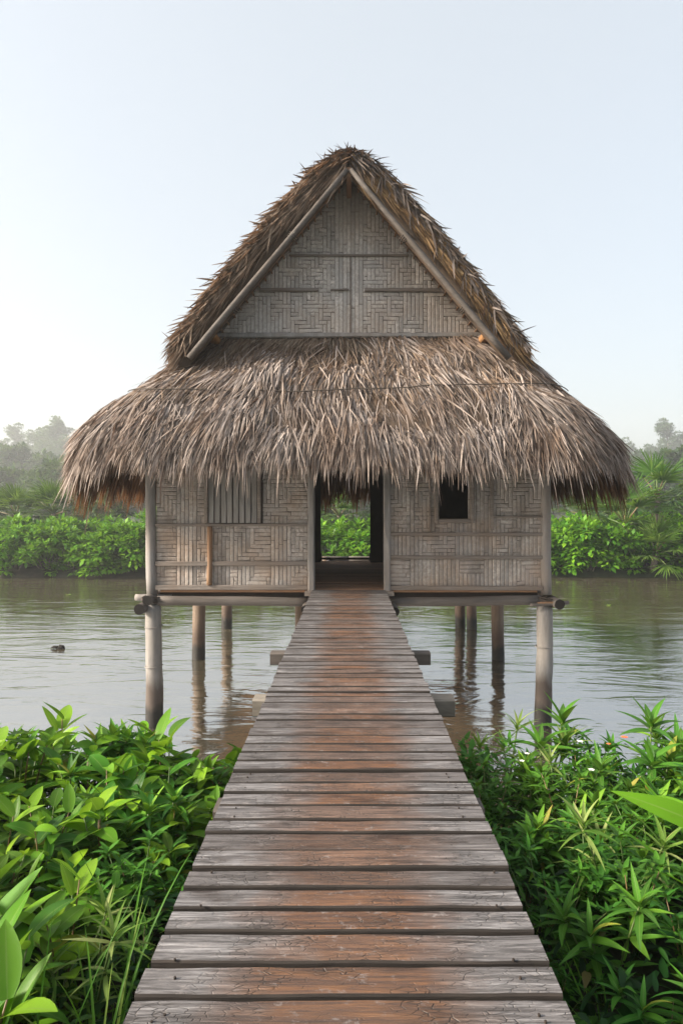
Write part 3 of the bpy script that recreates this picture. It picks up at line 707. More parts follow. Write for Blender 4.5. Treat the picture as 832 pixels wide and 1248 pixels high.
# ------------------------------------------------------------------ boardwalk
walk = empty('boardwalk', (0, 0, 0)); tag(walk, 'straight plank boardwalk leading from the bank to the doorway', 'boardwalk')
mb = MB(); y = -.55; i = 0
while y < 11.36:
    pw = random.choice((.128, .135, .140, .146, .152)) if y < 11.2 else .14
    gap = random.uniform(.016, .032); y1 = y + pw - gap
    dz = random.uniform(-.006, .004); tl = random.uniform(-.004, .004)
    xl = -.613 + random.gauss(0, .0045); xr = .613 + random.gauss(0, .0045); sk = random.uniform(-.006, .006)
    sec = [(y, -.06), (y, -.008), (y + .004, -.0015), (y + .010, 0), (y1 - .010, 0), (y1 - .004, -.0015), (y1, -.008), (y1, -.06)]
    NS = 26; vs = []; fs = []; pm = []
    for k in range(NS + 1):
        f = k / NS; x = xl + (xr - xl) * f
        for j, (yy, zz) in enumerate(sec):
            e = .0045 * noise.noise(Vector((x * 5, i * 7.3, 0 if yy < (y + y1) / 2 else 9))) + .002 * noise.noise(Vector((x * 19, i * 7.3, 3 if yy < (y + y1) / 2 else 11)))
            ez = .003 * noise.noise(Vector((x * 3, i * 3.1, yy * 3))) if zz > -.02 else 0
            vs.append((x, yy + e + sk * (f - .5), zz + dz + ez + tl * (j - 3.5) / 3.5 * (zz > -.05)))
    n = 8
    for k in range(NS):
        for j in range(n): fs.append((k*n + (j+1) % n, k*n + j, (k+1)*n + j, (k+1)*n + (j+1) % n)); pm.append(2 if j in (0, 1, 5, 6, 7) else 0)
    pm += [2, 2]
    fs.append(tuple(range(n))); fs.append(tuple(NS*n + j for j in range(n))[::-1])
    mb.add(vs, fs); mb.m[-len(pm):] = pm; y += pw; i += 1
for k in range(16):     # nail heads
    yy = random.uniform(1.7, 4)
    for x in (-.52, .52):
        px = x + random.gauss(0, .012); mb.tube([(px, yy, -.004), (px, yy, .003)], [.0042, .0038], 8, 1)
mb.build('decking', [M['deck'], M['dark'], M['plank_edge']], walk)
for x in (-.45, .45):
    mb = MB(); mb.beam((x, -.5, -.118), (x, 11.3, -.118), .09, .11, seg=20); mb.build('stringer', M['log'], walk)
for (y, xl, xr, h, w, mt) in ((5.62, -.78, .86, .145, .19, 'concrete'), (7.35, -.84, .87, .13, .16, 'log'), (9.3, -.66, .66, .12, .14, 'log'), (3.6, -.7, .7, .14, .16, 'log'), (1.6, -.68, .68, .14, .16, 'log')):
    mb = MB(); mb.beam((xl, y, -.165 - h/2), (xr, y, -.165 - h/2), w, h, seg=8, cham=.10); mb.build('crossbeam', M[mt], walk)
    if y > 5:
        for x in (-.55, .55):
            mb = MB(); log(mb, (x, y + .02, -.165 - h), (x, y + .02, -3.2), .075, .085); mb.build('pile', M['inner_pile'], walk, True)

# ------------------------------------------------------------------ leaves and plants
def leaf(mb, base, d, up, L, W, curve=.3, fold=.25, shape='ell', seg=6, mi=0, twist=0):
    """a folded, arching leaf blade; d = start direction, up = its upper side"""
    d = Vector(d).normalized(); up = Vector(up); s = d.cross(up)
    if s.length < 1e-4: s = d.orthogonal()
    s.normalize(); up = s.cross(d).normalized()
    if twist: 
        q = Matrix.Rotation(twist, 3, d); s = q @ s; up = q @ up
    vs = []; uv = []; p = Vector(base); st = L / seg
    for k in range(seg + 1):
        v = k / seg
        if shape == 'ell': w = math.sin(math.pi * min(1, v * .94 + .06) ** .85) ** .75
        elif shape == 'lance': w = math.sin(math.pi * min(1, v * .95 + .05) ** .62) ** .9
        elif shape == 'blade': w = (1 - v) ** .55 * min(1, .6 + v * 3)
        else: w = 1
        w = max(w, .03) * W / 2
        cdir = (s * math.cos(fold) + up * math.sin(fold)); cdir2 = (-s * math.cos(fold) + up * math.sin(fold))
        vs += [tuple(p + cdir2 * w), tuple(p), tuple(p + cdir * w)]; uv += [(0, v), (.5, v), (1, v)]
        a = curve / seg; d2 = (d * math.cos(a) - up * math.sin(a)).normalized(); up = (up * math.cos(a) + d * math.sin(a)).normalized(); d = d2
        p = p + d * st
    fs = []
    for k in range(seg):
        b = k * 3; fs += [(b, b + 1, b + 4, b + 3), (b + 1, b + 2, b + 5, b + 4)]
    mb.add(vs, fs, mi, uv)

def sph(az, el): return Vector((math.cos(az) * math.cos(el), math.sin(az) * math.cos(el), math.sin(el)))
UPV = Vector((0, 0, 1))

class Kind:
    """one kind of plant: leaf mesh and stem mesh shared by every copy"""
    def __init__(self, name, lm, leafs, stems=None, lname='leaves', sname='stem', sm=None):
        self.name = name; self.leaf = leafs.mesh(name + '_' + lname, lm, True); self.stem = stems.mesh(name + '_' + sname, sm or M['stem'], True) if stems and stems.v else None
        self.lname = lname; self.sname = sname
    def place(self, loc, rz, sc, label, cat, group=None, tilt=(0, 0)):
        o = empty(self.name, loc, rz); o.rotation_euler = (tilt[0], tilt[1], rz); o.scale = (sc, sc, sc) if not isinstance(sc, tuple) else sc
        tag(o, label, cat, group); link(self.lname, self.leaf, o)
        if self.stem: link(self.sname, self.stem, o)
        return o

def broadleaf(seed, nst=5, H=.5, L=(.13, .23), ratio=.43, mat='broad'):
    random.seed(seed); lf = MB(); st = MB()
    for s in range(nst):
        az = random.uniform(0, 6.28); ln = random.uniform(.15, .5); h = H * random.uniform(.75, 1.1)
        top = Vector((math.cos(az) * ln * h * .8, math.sin(az) * ln * h * .8, h)); b = Vector((math.cos(az) * .03, math.sin(az) * .03, 0))
        pts = [b.lerp(top, f) + Vector((0, 0, .06 * math.sin(f * 3.1))) for f in (0, .33, .66, 1)]
        st.tube(pts, [.007, .006, .005, .003], 6)
        nl = random.randint(6, 9); a0 = random.uniform(0, 6.28)
        for k in range(nl):
            f = .30 + .70 * k / (nl - 1); p = b.lerp(top, f) + Vector((0, 0, .06 * math.sin(f * 3.1)))
            a = a0 + k * 2.4; el = random.uniform(.0, .55) + .8 * max(0, f - .7) / .3 * random.uniform(.4, 1.1)
            l = random.uniform(*L) * (1.05 - .3 * max(0, f - .8) / .2)
            leaf(lf, p, sph(a, el), UPV, l, l * ratio * random.uniform(.85, 1.15), random.uniform(.1, .9), random.uniform(.12, .45), 'ell', 7, 0, random.uniform(-.4, .4))
    return Kind('broadleaf_plant', M[mat], lf, st)

def whorl(seed, nst=4, H=.5, L=(.13, .22), W=.036, nl=12, mat='lance', name='lance_leaf_plant'):
    random.seed(seed); lf = MB(); st = MB()
    for s in range(nst):
        az = random.uniform(0, 6.28); ln = random.uniform(.1, .45); h = H * random.uniform(.7, 1.12)
        top = Vector((math.cos(az) * ln * h, math.sin(az) * ln * h, h)); b = Vector((math.cos(az) * .02, math.sin(az) * .02, 0))
        st.tube([b, b.lerp(top, .5) + Vector((0, 0, .03)), top], [.007, .006, .004], 6)
        for lev, (f, m) in enumerate(((1.0, nl), (.72, nl * 2 // 3), (.45, nl // 3))):
            p0 = b.lerp(top, f)
            for k in range(m):
                a = k * 2.4 + lev + s; el = (1.25 - 1.25 * k / m) if lev == 0 else random.uniform(-.1, .5)
                l = random.uniform(*L) * (.8 + .2 * k / m)
                leaf(lf, p0 - Vector((0, 0, .04 * k / m)), sph(a, el), UPV, l, W * random.uniform(.75, 1.25), random.uniform(.2, 1.0), random.uniform(.15, .5), 'lance', 6, 0, random.uniform(-.3, .3))
    return Kind(name, M[mat], lf, st)

def tuft(seed, n=30, L=(.3, .65), W=(.007, .014), mat='blade', name='grass_tuft', spread=.05, el=(.5, 1.5), curve=(.3, 1.6)):
    random.seed(seed); lf = MB()
    for k in range(n):
        a = random.uniform(0, 6.28); r = random.uniform(0, spread)
        leaf(lf, (math.cos(a) * r, math.sin(a) * r, 0), sph(a + random.gauss(0, .4), random.uniform(*el)), UPV, random.uniform(*L), random.uniform(*W), random.uniform(*curve), .3, 'blade', 8, 0, random.uniform(-.5, .5))
    return Kind(name, M[mat], lf)

def herb(seed, H=.42, nst=9, ls=(.028, .06), mat='herb', name='leafy_herb'):
    random.seed(seed); lf = MB(); st = MB()
    for s in range(nst):
        az = random.uniform(0, 6.28); ln = random.uniform(.1, .75); h = H * random.uniform(.6, 1.1)
        top = Vector((math.cos(az) * ln * h, math.sin(az) * ln * h, h)); b = Vector((0, 0, 0))
        st.tube([b, b.lerp(top, .5) + Vector((0, 0, .04)), top], [.004, .0035, .002], 5)
        for k in range(26):
            f = random.uniform(.35, 1); p = b.lerp(top, f) + Vector((0, 0, .04 * math.sin(f * 3.1))); a = random.uniform(0, 6.28)
            p2 = p + sph(a, random.uniform(-.1, .7)) * random.uniform(.0, .07); l = random.uniform(*ls) * 1.25
            leaf(lf, p2, sph(a, random.uniform(-.2, 1.0)), UPV, l, l * random.uniform(.3, .5), random.uniform(.1, .7), .3, 'lance', 3)
        for k in range(7):
            leaf(lf, top, sph(k * 2.4, .9 - .12 * k), UPV, random.uniform(*ls) * 1.7, .02, .4, .3, 'lance', 4)
    return Kind(name, M[mat], lf, st)

def fern(seed):
    random.seed(seed); lf = MB(); st = MB()
    for s in range(7):
        az = s * .9 + random.uniform(-.2, .2); d = sph(az, random.uniform(.35, .9)); L = random.uniform(.25, .42); p = Vector((0, 0, .1)); pts = [p]
        for k in range(9):
            p = p + d * L / 9; d = (d - UPV * .08).normalized(); pts.append(p)
        st.tube(pts, [.004 - .0003 * k for k in range(10)], 5); s_ = d.cross(UPV).normalized()
        for k in range(2, 10):
            for sg in (-1, 1):
                l = .11 * math.sin(math.pi * (k / 10) ** .7) + .02
                for q in range(3):
                    dd = (s_ * sg + d * (.2 + .5 * q)).normalized()
                    leaf(lf, pts[k], dd + UPV * .1, UPV, l * (1 - .15 * q), .026, .4, .2, 'ell', 4)
    return Kind('fern_like_herb', M['herb'], lf, st)

KB = [broadleaf(101, 5, .46), broadleaf(102, 6, .52), broadleaf(103, 4, .56, (.17, .29), .42), broadleaf(104, 6, .42, (.10, .18), .48), broadleaf(105, 4, .54, (.18, .30), .36)]
KBL = [broadleaf(111, 4, .5, (.14, .22), .40, 'limeleaf'), broadleaf(112, 5, .50, (.10, .18), .36, 'limeleaf')]
KW = [whorl(201), whorl(202, 5, .46, (.11, .18), .03, 14), whorl(203, 3, .58, (.17, .27), .042, 11), whorl(204, 5, .42, (.12, .2), .036, 12)]
KY = [whorl(211, 3, .52, (.13, .22), .018, 16, 'yellowblade', 'variegated_plant')]
KG = [tuft(301), tuft(302, 24, (.25, .5)), tuft(303, 30, (.35, .8), (.008, .015))]
KS = [tuft(311, 14, (.45, .8), (.026, .042), 'limeleaf', 'strap_leaf_plant', .03, (.5, 1.3), (.5, 1.5))]
KH = [herb(401), herb(402, .36, 12), herb(403, .5, 8, (.03, .07))]
KF = [fern(501)]

def gz(x, y): return ground_z(x, y) - .01
random.seed(42)
# singled-out plants first
def hero(kind, x, y, top, label, cat='plant', rz=None, nat=None, tilt=(0, 0)):
    z = gz(x, y); s = (top - z) / nat
    return kind.place((x, y, z), random.uniform(0, 6.28) if rz is None else rz, s, label, cat, None, tilt)
one = MB(); os_ = MB(); random.seed(3)
for (az, el, L, W) in ((1.9, 1.25, .36, .105), (2.8, 1.0, .34, .10), (.9, 1.1, .30, .085), (4.6, .9, .28, .09), (0.1, .7, .30, .10), (5.3, 1.2, .33, .09)):
    top = Vector((random.uniform(-.03, .03), random.uniform(-.03, .03), .36)); os_.tube([(0, 0, 0), top * .5, top], [.010, .009, .006], 7)
    leaf(one, top, sph(az, el), -sph(az, 0), L, W, -.15, .25, 'ell', 9, 0, random.uniform(-.3, .3))
KBIG = Kind('broadleaf_plant', M['limeleaf'], one, os_)
hero(KBIG, -1.38, 2.45, .16, 'large upright lime green broad leaves at the bed edge, lower left corner', nat=.68, rz=.4)
hero(KB[2], -1.16, 2.02, .02, 'dark glossy broad leaved plant below the big lime leaves', nat=.66)
hero(KY[0], -.98, 2.55, -.02, 'pale striped narrow leaved plant beside the long grass, left of the boardwalk', nat=.66)
hero(KG[2], -.84, 2.30, .06, 'long arching grass tuft against the left edge of the boardwalk', 'grass', nat=.62)
hero(KG[0], -.88, 1.95, .0, 'short grass tuft at the near left edge of the boardwalk', 'grass', nat=.55)
hero(KY[0], 1.22, 3.10, .12, 'pale yellow green spiky plant in the middle of the right bed', nat=.66)
hero(KS[0], 1.72, 2.85, .22, 'strap leaved plant with long lime blades at the right frame edge', nat=.62, rz=2.4)
hero(KW[2], 1.90, 4.35, .18, 'tallest lance leaved plant rising above the water line on the right bank', nat=.76, rz=.5)
hero(KW[2], 1.30, 4.10, .02, 'dark lance leaved rosette in front of the right stilt', nat=.76)
hero(KG[2], -.80, 2.75, -.02, 'tall thin grass tuft halfway along the left edge of the near boardwalk', 'grass', nat=.62)
hero(KG[2], -.78, 2.02, .0, 'arching grass tuft leaning over the near left boardwalk boards', 'grass', nat=.62)
hero(KG[2], -.98, 2.05, .08, 'long arching grass tuft beside the near left corner leaves', 'grass', nat=.62)
big = MB(); bst = MB(); random.seed(12)
for (az, el, L, W, c, z) in ((3.05, .42, .37, .095, .35, .76), (.6, .8, .36, .07, .9, .78), (1.9, .5, .34, .06, .9, .74), (4.4, .9, .34, .06, 1.0, .70), (5.4, .3, .3, .05, .6, .55)):
    leaf(big, (0, 0, z), sph(az, el), Vector((0, -.75, .65)), L, W, c, .18, 'lance', 10, 0, 0)
bst.tube([(0, 0, 0), (.02, .0, .4), (0, 0, .80)], [.012, .010, .007], 7)
Kind('strap_leaf_plant', M['limeleaf'], big, bst).place((1.38, 2.62, gz(1.38, 2.62)), 0, 1.0, 'tall plant with one broad lime blade reaching over the right bed', 'plant')
random.seed(43)
hero(KF[0], 1.00, 2.15, -.22, 'lobed fern like herb near the right edge of the boardwalk', 'fern', nat=.36)
hero(KG[1], .92, 2.40, -.12, 'sprawling grass clump in the lower right bed', 'grass', nat=.45)
hero(KW[0], -1.30, 4.50, .04, 'upright leafy shoot below the left front stilt', nat=.66)
hero(KW[3], -1.0, 4.30, -.08, 'bright leafy shoot nearest the boardwalk at the left waterline', nat=.62)
hero(KW[1], -1.75, 4.55, .02, 'spiky narrow leaved shoot at the left waterline', nat=.60)

def scatter(side, n, mix, xr, yr, toph, seed):
    random.seed(seed); pts = []
    tries = 0
    while len(pts) < n and tries < 6000:
        tries += 1
        x = random.uniform(*xr); y = random.uniform(*yr)
        if abs(x) > .9 + (y + .7) * .66: continue
        if all((x - a) ** 2 + (y - b) ** 2 > .215 ** 2 for a, b in pts): pts.append((x, y))
    for (x, y) in pts:
        near = abs(x) < 1.0
        ks, nat, label, cat, grp = mix(side, x, y, near)
        k = random.choice(ks); z = gz(side * x, y)
        top = toph(x, y) + random.gauss(0, .05)
        s = max(.55, min(1.2, (top - z) / nat))
        k.place((side * x, y, z), random.uniform(0, 6.28), s, label, cat, grp, (random.gauss(0, .1), random.gauss(0, .1)))
def zone(x, y): return 'by the waterline' if y > 3.9 else ('in the middle of the bed' if y > 2.7 else 'in the near corner')
def mixL(side, x, y, near):
    r = random.random(); z = zone(x, y)
    if near and y < 3.3 and r < .8:
        return KG + KG + KH, .5, 'thin green grass or herb beside the left boardwalk edge', 'grass', 'grass along the left boardwalk edge'
    if r < .56: return KB, .62, 'glossy dark green broad leaved plant %s left of the boardwalk' % z, 'plant', 'broad leaved plants %s on the left' % z
    if r < .80: return KBL, .64, 'light lime broad leaved plant %s left of the boardwalk' % z, 'plant', 'lime plants %s on the left' % z
    if r < .93: return KW, .62, 'lance leaved rosette plant %s left of the boardwalk' % z, 'plant', 'lance leaved plants %s on the left' % z
    return KH, .48, 'small leaved herb %s left of the boardwalk' % z, 'herb', 'small herbs %s on the left' % z
def mixR(side, x, y, near):
    r = random.random(); z = zone(x, y)
    if near:
        return (KH + KG[:2], .5, 'fine leaved herb hugging the right boardwalk edge', 'herb', 'herbs along the right boardwalk edge') if r < .8 else (KW[1:2], .6, 'narrow leaved rosette close to the right boardwalk edge', 'plant', 'rosettes along the right boardwalk edge')
    if r < .52: return KW, .62, 'lance leaved rosette plant %s right of the boardwalk' % z, 'plant', 'lance leaved plants %s on the right' % z
    if r < .76: return KH, .48, 'small leaved herb %s right of the boardwalk' % z, 'herb', 'small herbs %s on the right' % z
    if r < .86: return KG, .55, 'green grass tuft %s right of the boardwalk' % z, 'grass', 'grass tufts %s on the right' % z
    if r < .93: return KY, .62, 'pale narrow leaved plant %s right of the boardwalk' % z, 'plant', 'pale plants %s on the right' % z
    return KB, .62, 'broad leaved plant %s right of the boardwalk' % z, 'plant', 'broad leaved plants %s on the right' % z
scatter(-1, 122, mixL, (.76, 4.2), (1.35, 4.75), lambda x, y: -.08 - .12 * (x < .95) - .05 * (y < 3), 77)
scatter(1, 122, mixR, (.76, 4.2), (1.35, 4.65), lambda x, y: (-.20 if x < 1.0 else -.02) - .12 * (y < 2.8), 78)

# undergrowth nobody could count
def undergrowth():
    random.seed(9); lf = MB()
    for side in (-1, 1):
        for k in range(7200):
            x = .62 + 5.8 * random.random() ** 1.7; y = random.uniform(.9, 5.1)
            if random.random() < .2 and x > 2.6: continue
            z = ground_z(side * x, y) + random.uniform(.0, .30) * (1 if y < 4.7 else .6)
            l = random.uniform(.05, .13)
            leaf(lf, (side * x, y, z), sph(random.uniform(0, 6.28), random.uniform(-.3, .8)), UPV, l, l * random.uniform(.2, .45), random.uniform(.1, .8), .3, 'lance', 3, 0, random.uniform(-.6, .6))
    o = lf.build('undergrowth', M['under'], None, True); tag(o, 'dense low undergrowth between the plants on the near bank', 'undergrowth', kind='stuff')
undergrowth()

# small blossoms, one thing per flower head
def blossom(mat, n=5, r=.014):
    mb = MB()
    for k in range(n): leaf(mb, (0, 0, 0), sph(k * 6.28 / n, .5), UPV, r * 1.6, r * 1.3, .5, .2, 'ell', 4)
    return mb.mesh('petals', mat, True)
bw = blossom(M['petal']); br = blossom(M['redpetal'], 8, .02)
for (x, y, z, me, s, lab, grp) in ((1.42, 4.2, -.05, bw, 1, None, 1), (1.12, 4.3, -.16, bw, .8, None, 1), (1.33, 3.75, -.05, bw, .9, None, 1), (1.05, 4.15, -.15, bw, .8, None, 1),
                                 (1.70, 4.22, -.03, br, .75, 'larger orange red blossom in the right bank plants', 0), (1.58, 4.16, -.05, br, .5, 'smaller red blossom in the right bank plants', 0)):
    o = link('blossom', me); o.location = (x, y, z); o.scale = (s,) * 3
    tag(o, lab or 'tiny white blossom among the lance leaved plants on the right bank', 'flower', 'white blossoms on the right bank' if grp else None)

# ------------------------------------------------------------------ far bank
def clump_leaves(lf, centre, rad, n, l, flat=.8, droop=.3):
    """leaf blades over one rounded spray of foliage"""
    cx, cy, cz = centre
    for k in range(n):
        d = sph(random.uniform(0, 6.28), math.asin(random.uniform(-.55, 1))); r = rad * random.uniform(.55, 1.05)
        p = Vector((cx + d.x * r, cy + d.y * r, cz + d.z * r * flat))
        dd = (d + Vector((random.gauss(0, .4), random.gauss(0, .4), random.gauss(0, .3) - droop))).normalized()
        s = dd.cross(UPV + d * .5); s = s.normalized() if s.length > 1e-3 else Vector((1, 0, 0))
        L = l * random.uniform(.6, 1.3); w = L * random.uniform(.22, .36); up = s.cross(dd)
        q = p + dd * L * .45 + up * .05 * L
        lf.add([tuple(p), tuple(q + s * w), tuple(p + dd * L), tuple(q - s * w)], [(0, 1, 2, 3)])
def bush(seed, R_=1.3, H=2.4, nc=26, n=95, l=.26, mat='bush', name='river_bush'):
    random.seed(seed); lf = MB(); st = MB()
    for k in range(nc):
        a = random.uniform(0, 6.28); f = random.random() ** .6; h = random.uniform(.12, 1)
        rr = R_ * f * math.sqrt(max(.08, 1 - (h * .85) ** 2.2)); c = (math.cos(a) * rr, math.sin(a) * rr, H * h * .86)
        clump_leaves(lf, c, random.uniform(.28, .52) * R_ * .55 + .1, n, l)
        if k % 3 == 0: st.tube([(0, 0, -.2), (c[0] * .5, c[1] * .5, c[2] * .55), c], [.035, .025, .01], 5)
    return Kind(name, M[mat], lf, st, 'foliage', 'branches', M['bark'])
def tree(seed, H=11, cr=3.2, mat='tree', l=.5, nl=16, n=150):
    random.seed(seed); lf = MB(); tk = MB()
    tb = [Vector((0, 0, -.3)), Vector((.1, 0, H * .25)), Vector((-.1, .1, H * .5)), Vector((.1, 0, H * .78))]
    tk.tube(tb, [.32, .25, .18, .07], 9, 0, .15)
    for k in range(nl + 8):
        a = k * 2.4 + random.uniform(-.4, .4); hh = H * random.uniform(.38, .98); b = Vector((0, 0, min(hh * .8, H * .72)))
        ext = cr * random.uniform(.35, 1.0) * (1.15 - .75 * max(0, (hh / H - .55) / .45)); e = Vector((math.cos(a) * ext, math.sin(a) * ext, hh))
        mid = b.lerp(e, .5) + Vector((0, 0, .3)); tk.tube([b, mid, e], [.10, .06, .02], 6)
        for f in (.55, .8, 1.0, 1.05):
            c = b.lerp(e, f) + Vector((random.gauss(0, .4), random.gauss(0, .4), random.gauss(0, .3))); clump_leaves(lf, c, random.uniform(.5, 1.05), n // 2, l, .65, .15)
    return Kind('misty_tree', M[mat], lf, tk, 'crown', 'trunk', M['bark'])
def fan_leaf(lf, st, p0, d, stalk, L, nb=22, spread=2.7, mi=0, w=.075):
    d = d.normalized(); tip = p0 + d * stalk - UPV * stalk * .12; st.tube([p0, p0.lerp(tip, .5) + UPV * .04 * stalk, tip], [.03, .024, .016], 5)
    s = d.cross(UPV); s = s.normalized() if s.length > 1e-3 else Vector((1, 0, 0)); up = s.cross(d).normalized()
    for k in range(nb):
        a = -spread / 2 + spread * k / (nb - 1); dd = d * math.cos(a) + s * math.sin(a) + up * random.uniform(-.1, .12)
        leaf(lf, tip, dd, up, L * random.uniform(.85, 1.08) * (1 - .15 * abs(a) / spread), w, random.uniform(.2, .8), .25, 'blade', 5, mi)
def fan_palm(seed, H, nleaf=16, stalk=.9, L=.95, dead=3):
    random.seed(seed); lf = MB(); st = MB(); tk = MB()
    top = Vector((.1, .05, H)); tk.tube([(0, 0, -.3), (.12, 0, H * .5), top], [.13, .10, .09], 9, 0, .15)
    for k in range(nleaf):
        el = 1.35 - 1.7 * k / nleaf; fan_leaf(lf, st, top - UPV * .2 * k / nleaf, sph(k * 2.4, el), stalk * random.uniform(.8, 1.15), L, mi=0)
    for k in range(dead): fan_leaf(lf, st, top - UPV * .3, sph(random.uniform(0, 6.28), -1.1), stalk * .6, L * .8, 12, 1.5, 1)
    kd = Kind('fan_palm', [M['palm'], M['deadfrond']], lf, tk, 'fronds', 'trunk', M['bark']); kd.st2 = st.mesh('fan_palm_stalks', M['stem'], True); return kd
def put_palm(kd, loc, rz, s, label, grp=None):
    o = kd.place(loc, rz, s, label, 'palm', grp); link('leaf_stalks', kd.st2, o); return o

BU = [bush(601), bush(602, 1.5, 2.6, 30), bush(603, 1.2, 2.2, 24), bush(604, 1.6, 2.3, 32), bush(605, 1.4, 3.0, 30)]
TK = [bush(701, 2.4, 5.2, 34, 90, .48, 'darkbush', 'thicket_shrub'), bush(702, 2.8, 4.4, 36, 90, .48, 'darkbush', 'thicket_shrub'), bush(703, 2.2, 6.0, 36, 90, .5, 'darkbush', 'thicket_shrub')]
TR = [tree(801, 11, 3.6), tree(802, 12.5, 3.2), tree(803, 10, 4.2), tree(804, 13, 3.8)]
PA = [fan_palm(904, 1.5, 30, .85, .95, 0), fan_palm(901, 2.4), fan_palm(902, 1.3, 14, .8, .9), fan_palm(903, .4, 14, .8, 1.0, 0)]
ORD = ['first', 'second', 'third', 'fourth', 'fifth', 'sixth', 'seventh', 'eighth', 'ninth', 'tenth', 'eleventh', 'twelfth', 'thirteenth', 'fourteenth', 'fifteenth', 'sixteenth']
def px2x(px, y): return (px - 425) * y / 832
random.seed(5)
# bushes overhanging the far waterline
nL = nR = 0
xs_ = []; x = -25.0
while x < 25: xs_.append(x + random.uniform(-.3, .3)); x += random.uniform(1.35, 1.9)
for x in xs_:
    y = 36.3 + random.uniform(-.35, .5); px = 425 + x * 832 / y
    if px < -15 or px > 847: lab = 'bright green bush overhanging the far waterline beyond the picture edge'; grp = 'outer bushes on the far waterline'
    elif px < 180: lab = 'bright green far waterline bush, %s counting from the left frame edge' % ORD[nL]; nL += 1; grp = 'bushes on the far waterline'
    elif px > 668: lab = 'bright green far waterline bush, %s counting rightwards from the house' % ORD[nR]; nR += 1; grp = 'bushes on the far waterline'
    elif 385 < px < 455: lab = 'bright green bush seen through the open doorway, %s' % ('left half' if px < 422 else 'right half'); grp = 'bushes on the far waterline'
    else: lab = 'bright green bush on the far waterline hidden behind the house'; grp = 'bushes behind the house'
    sc = random.uniform(.95, 1.25)
    random.choice(BU).place((x, y, -2.25 + random.uniform(-.1, .1)), random.uniform(0, 6.28), (sc, sc, sc * random.uniform(.9, 1.08)), lab, 'bush', grp)
for x in np.arange(-24, 25, 2.6):
    x = x + random.uniform(-.5, .5); y = 38.6 + random.uniform(-.5, .9)
    vis = 'left of the house' if px2x(0, y) < x < px2x(170, y) else ('right of the house' if px2x(670, y) < x < px2x(840, y) else 'out of view or behind the house')
    sc = random.uniform(1.0, 1.35); random.choice(BU).place((x, y, -1.9), random.uniform(0, 6.28), sc, 'green bush behind the far waterline bushes, %s' % vis, 'bush', 'second row bushes, ' + vis)
for x in np.arange(-58, 60, 3.6):
    x = x + random.uniform(-1, 1); y = 68 + random.uniform(-7, 9)
    vis = 'left of the house' if px2x(-10, y) < x < px2x(150, y) else ('right of the house' if px2x(690, y) < x < px2x(845, y) else 'out of view or behind the house')
    random.choice(TK).place((x, y, ground_z(x, y) - .2), random.uniform(0, 6.28), random.uniform(.85, 1.25), 'dark green thicket shrub behind the far palms, %s' % vis, 'shrub', 'dark thicket shrubs, ' + vis)
for x in np.arange(-110, 112, 6.8):
    x = x + random.uniform(-.9, .9); y = 145 + random.uniform(-14, 20)
    vis = 'left of the house' if px2x(-10, y) < x < px2x(180, y) else ('right of the house' if px2x(660, y) < x < px2x(845, y) else 'out of view or behind the house')
    random.choice(TK).place((x, y, ground_z(x, y) - .2), random.uniform(0, 6.28), random.uniform(1.9, 2.7), 'dim dark thicket shrub in the mist, %s' % vis, 'shrub', 'misty thicket shrubs, ' + vis)
for x in np.arange(-180, 182, 11.5):
    x = x + random.uniform(-2, 2); y = 245 + random.uniform(-22, 28)
    vis = 'left of the house' if px2x(-10, y) < x < px2x(120, y) else ('right of the house' if px2x(740, y) < x < px2x(845, y) else 'out of view or behind the house')
    random.choice(TK).place((x, y, ground_z(x, y) - .3), random.uniform(0, 6.28), random.uniform(2.9, 4.0), 'large faint shrub before the misty trees, %s' % vis, 'shrub', 'faint distant shrubs, ' + vis)
for i_, x in enumerate(np.arange(-290, 292, 13.5)):
    x = x + random.uniform(-3.5, 3.5); y = 400 + random.uniform(-30, 55)
    vis = 'left of the house' if px2x(-10, y) < x < px2x(120, y) else ('right of the house' if px2x(740, y) < x < px2x(845, y) else 'out of view or behind the house')
    TR[i_ % 4].place((x, y, ground_z(x, y) - .3), random.uniform(0, 6.28), random.uniform(2.3, 3.1), 'tall pale tree fading into the mist, %s' % vis, 'tree', 'misty trees, ' + vis)
put_palm(PA[0], (px2x(62, 50), 50, -1.7), .3, 1.75, 'taller fan palm in the mist behind the left bushes')
put_palm(PA[0], (px2x(22, 51), 51, -1.7), 2.3, 1.6, 'leftmost fan palm behind the bright left bushes')
put_palm(PA[1], (px2x(803, 38.2), 38.2, -2.0), 1.3, 1.65, 'tall fan palm with rusty dead fronds on the right bank')
put_palm(PA[2], (px2x(760, 37.4), 37.4, -2.0), 4.3, 1.9, 'shorter fan palm between bushes on the right bank')
put_palm(PA[3], (px2x(795, 35.7), 35.7, -1.5), 5.0, 1.35, 'low fan palm spreading over the water on the right bank')
put_palm(PA[0], (px2x(728, 44), 44, -1.9), 2.0, 1.75, 'broad fan palm half hidden behind the right bushes')
put_palm(PA[1], (px2x(415, 40), 40, -1.8), 3.1, 1.1, 'fan palm seen high in the open doorway')
put_palm(PA[3], (px2x(430, 35.3), 35.3, -2.1), .9, .85, 'low bright fan palm seen low in the open doorway')

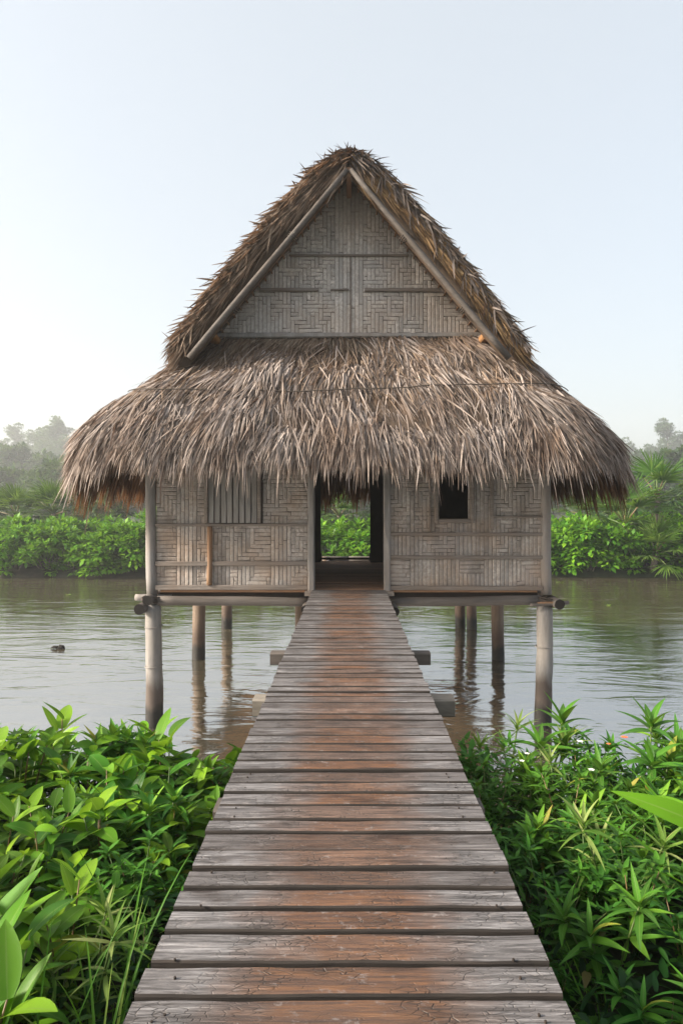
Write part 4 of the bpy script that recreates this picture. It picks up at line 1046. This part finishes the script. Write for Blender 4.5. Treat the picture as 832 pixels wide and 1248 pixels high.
# ------------------------------------------------------------------ things afloat
random.seed(8)
dw = MB()
x0, y0 = px2x(70, 17.7), 17.7
dw.tube([(x0 + .02, y0, WATER - .03), (x0 + .10, y0 + .02, WATER + .07), (x0 + .19, y0, WATER + .05), (x0 + .24, y0, WATER - .02)], [.05, .085, .075, .03], 9, 0, .35)
dw.tube([(x0 - .22, y0, WATER + .03), (x0 - .12, y0, WATER + .07), (x0 - .02, y0 + .01, WATER + .06), (x0 + .04, y0, WATER - .02)], [.012, .05, .06, .03], 9, 0, .35)
dw.tube([(x0 - .06, y0 - .02, WATER + .05), (x0 - .10, y0 - .14, WATER - .01)], [.012, .008], 5)
dwo = dw.build('driftwood', M['logend'], None, True)
for v_ in dwo.data.vertices: v_.co = Vector((x0, y0, WATER)) + (v_.co - Vector((x0, y0, WATER))) * .78
tag(dwo, 'small dark knot of driftwood floating on the river left of the house', 'driftwood')
for (px, y, rz, lab) in ((682, 33.0, .3, 'pale floating leaf by the right corner post'), (742, 25.5, 1.1, 'pale leaf floating on the water right of the house'), (84, 28.5, 2.2, 'yellowish leaf patch floating near the far left bushes')):
    mb = MB(); leaf(mb, (-.2, 0, .02), (1, .1, .1), UPV, .45, .16, .3, .2, 'ell', 6)
    o = mb.build('floating_leaf', M['yellowblade'], None, True); o.location = (px2x(px, y), y, WATER); o.rotation_euler = (0, 0, rz); tag(o, lab, 'leaf')

# ------------------------------------------------------------------ light, sky, camera
AZ, EL = -104, 27
w = bpy.data.worlds.new('World'); scene.world = w; w.use_nodes = True
nt = w.node_tree; bg = nt.nodes['Background']
sky = nt.nodes.new('ShaderNodeTexSky'); sky.sky_type = 'NISHITA'; sky.sun_disc = False
sky.sun_elevation = R(EL); sky.sun_rotation = R(AZ); sky.dust_density = 5.0; sky.air_density = 1.0; sky.ozone_density = 1.0
t = NT(nt)
fog = t.mix(.50, sky.outputs[0], (4.05, 4.2, 4.1))      # thin cloud and mist whiten the whole dome
nt.links.new(fog, bg.inputs[0]); bg.inputs[1].default_value = .12
l = bpy.data.lights.new('sun', 'SUN'); l.energy = 4.6; l.angle = R(12); l.color = (1, .90, .76)
so = bpy.data.objects.new('sun', l); C.objects.link(so)
sd = Vector((math.sin(R(AZ)) * math.cos(R(EL)), math.cos(R(AZ)) * math.cos(R(EL)), math.sin(R(EL))))
so.rotation_euler = sd.to_track_quat('Z', 'Y').to_euler(); so.location = (-20, 10, 20)

cam = bpy.data.cameras.new('camera'); cam.lens = 24; cam.sensor_width = 36; cam.sensor_fit = 'AUTO'
cam.shift_x = -9 / 1248; cam.shift_y = -7 / 1248; cam.clip_end = 2000; cam.clip_start = .05
co = bpy.data.objects.new('camera', cam); C.objects.link(co); co.location = (0, 0, 1.40); co.rotation_euler = (R(90), 0, 0)
scene.camera = co
scene.view_settings.view_transform = 'Standard'; scene.view_settings.look = 'None'; scene.view_settings.gamma = 1; scene.view_settings.exposure = 1.17
scene.view_settings.use_curve_mapping = False
scene.cycles.use_denoising = True
scene.cycles.max_bounces = 8; scene.cycles.transparent_max_bounces = 4; scene.cycles.volume_bounces = 1
scene.cycles.diffuse_bounces = 3; scene.cycles.glossy_bounces = 3
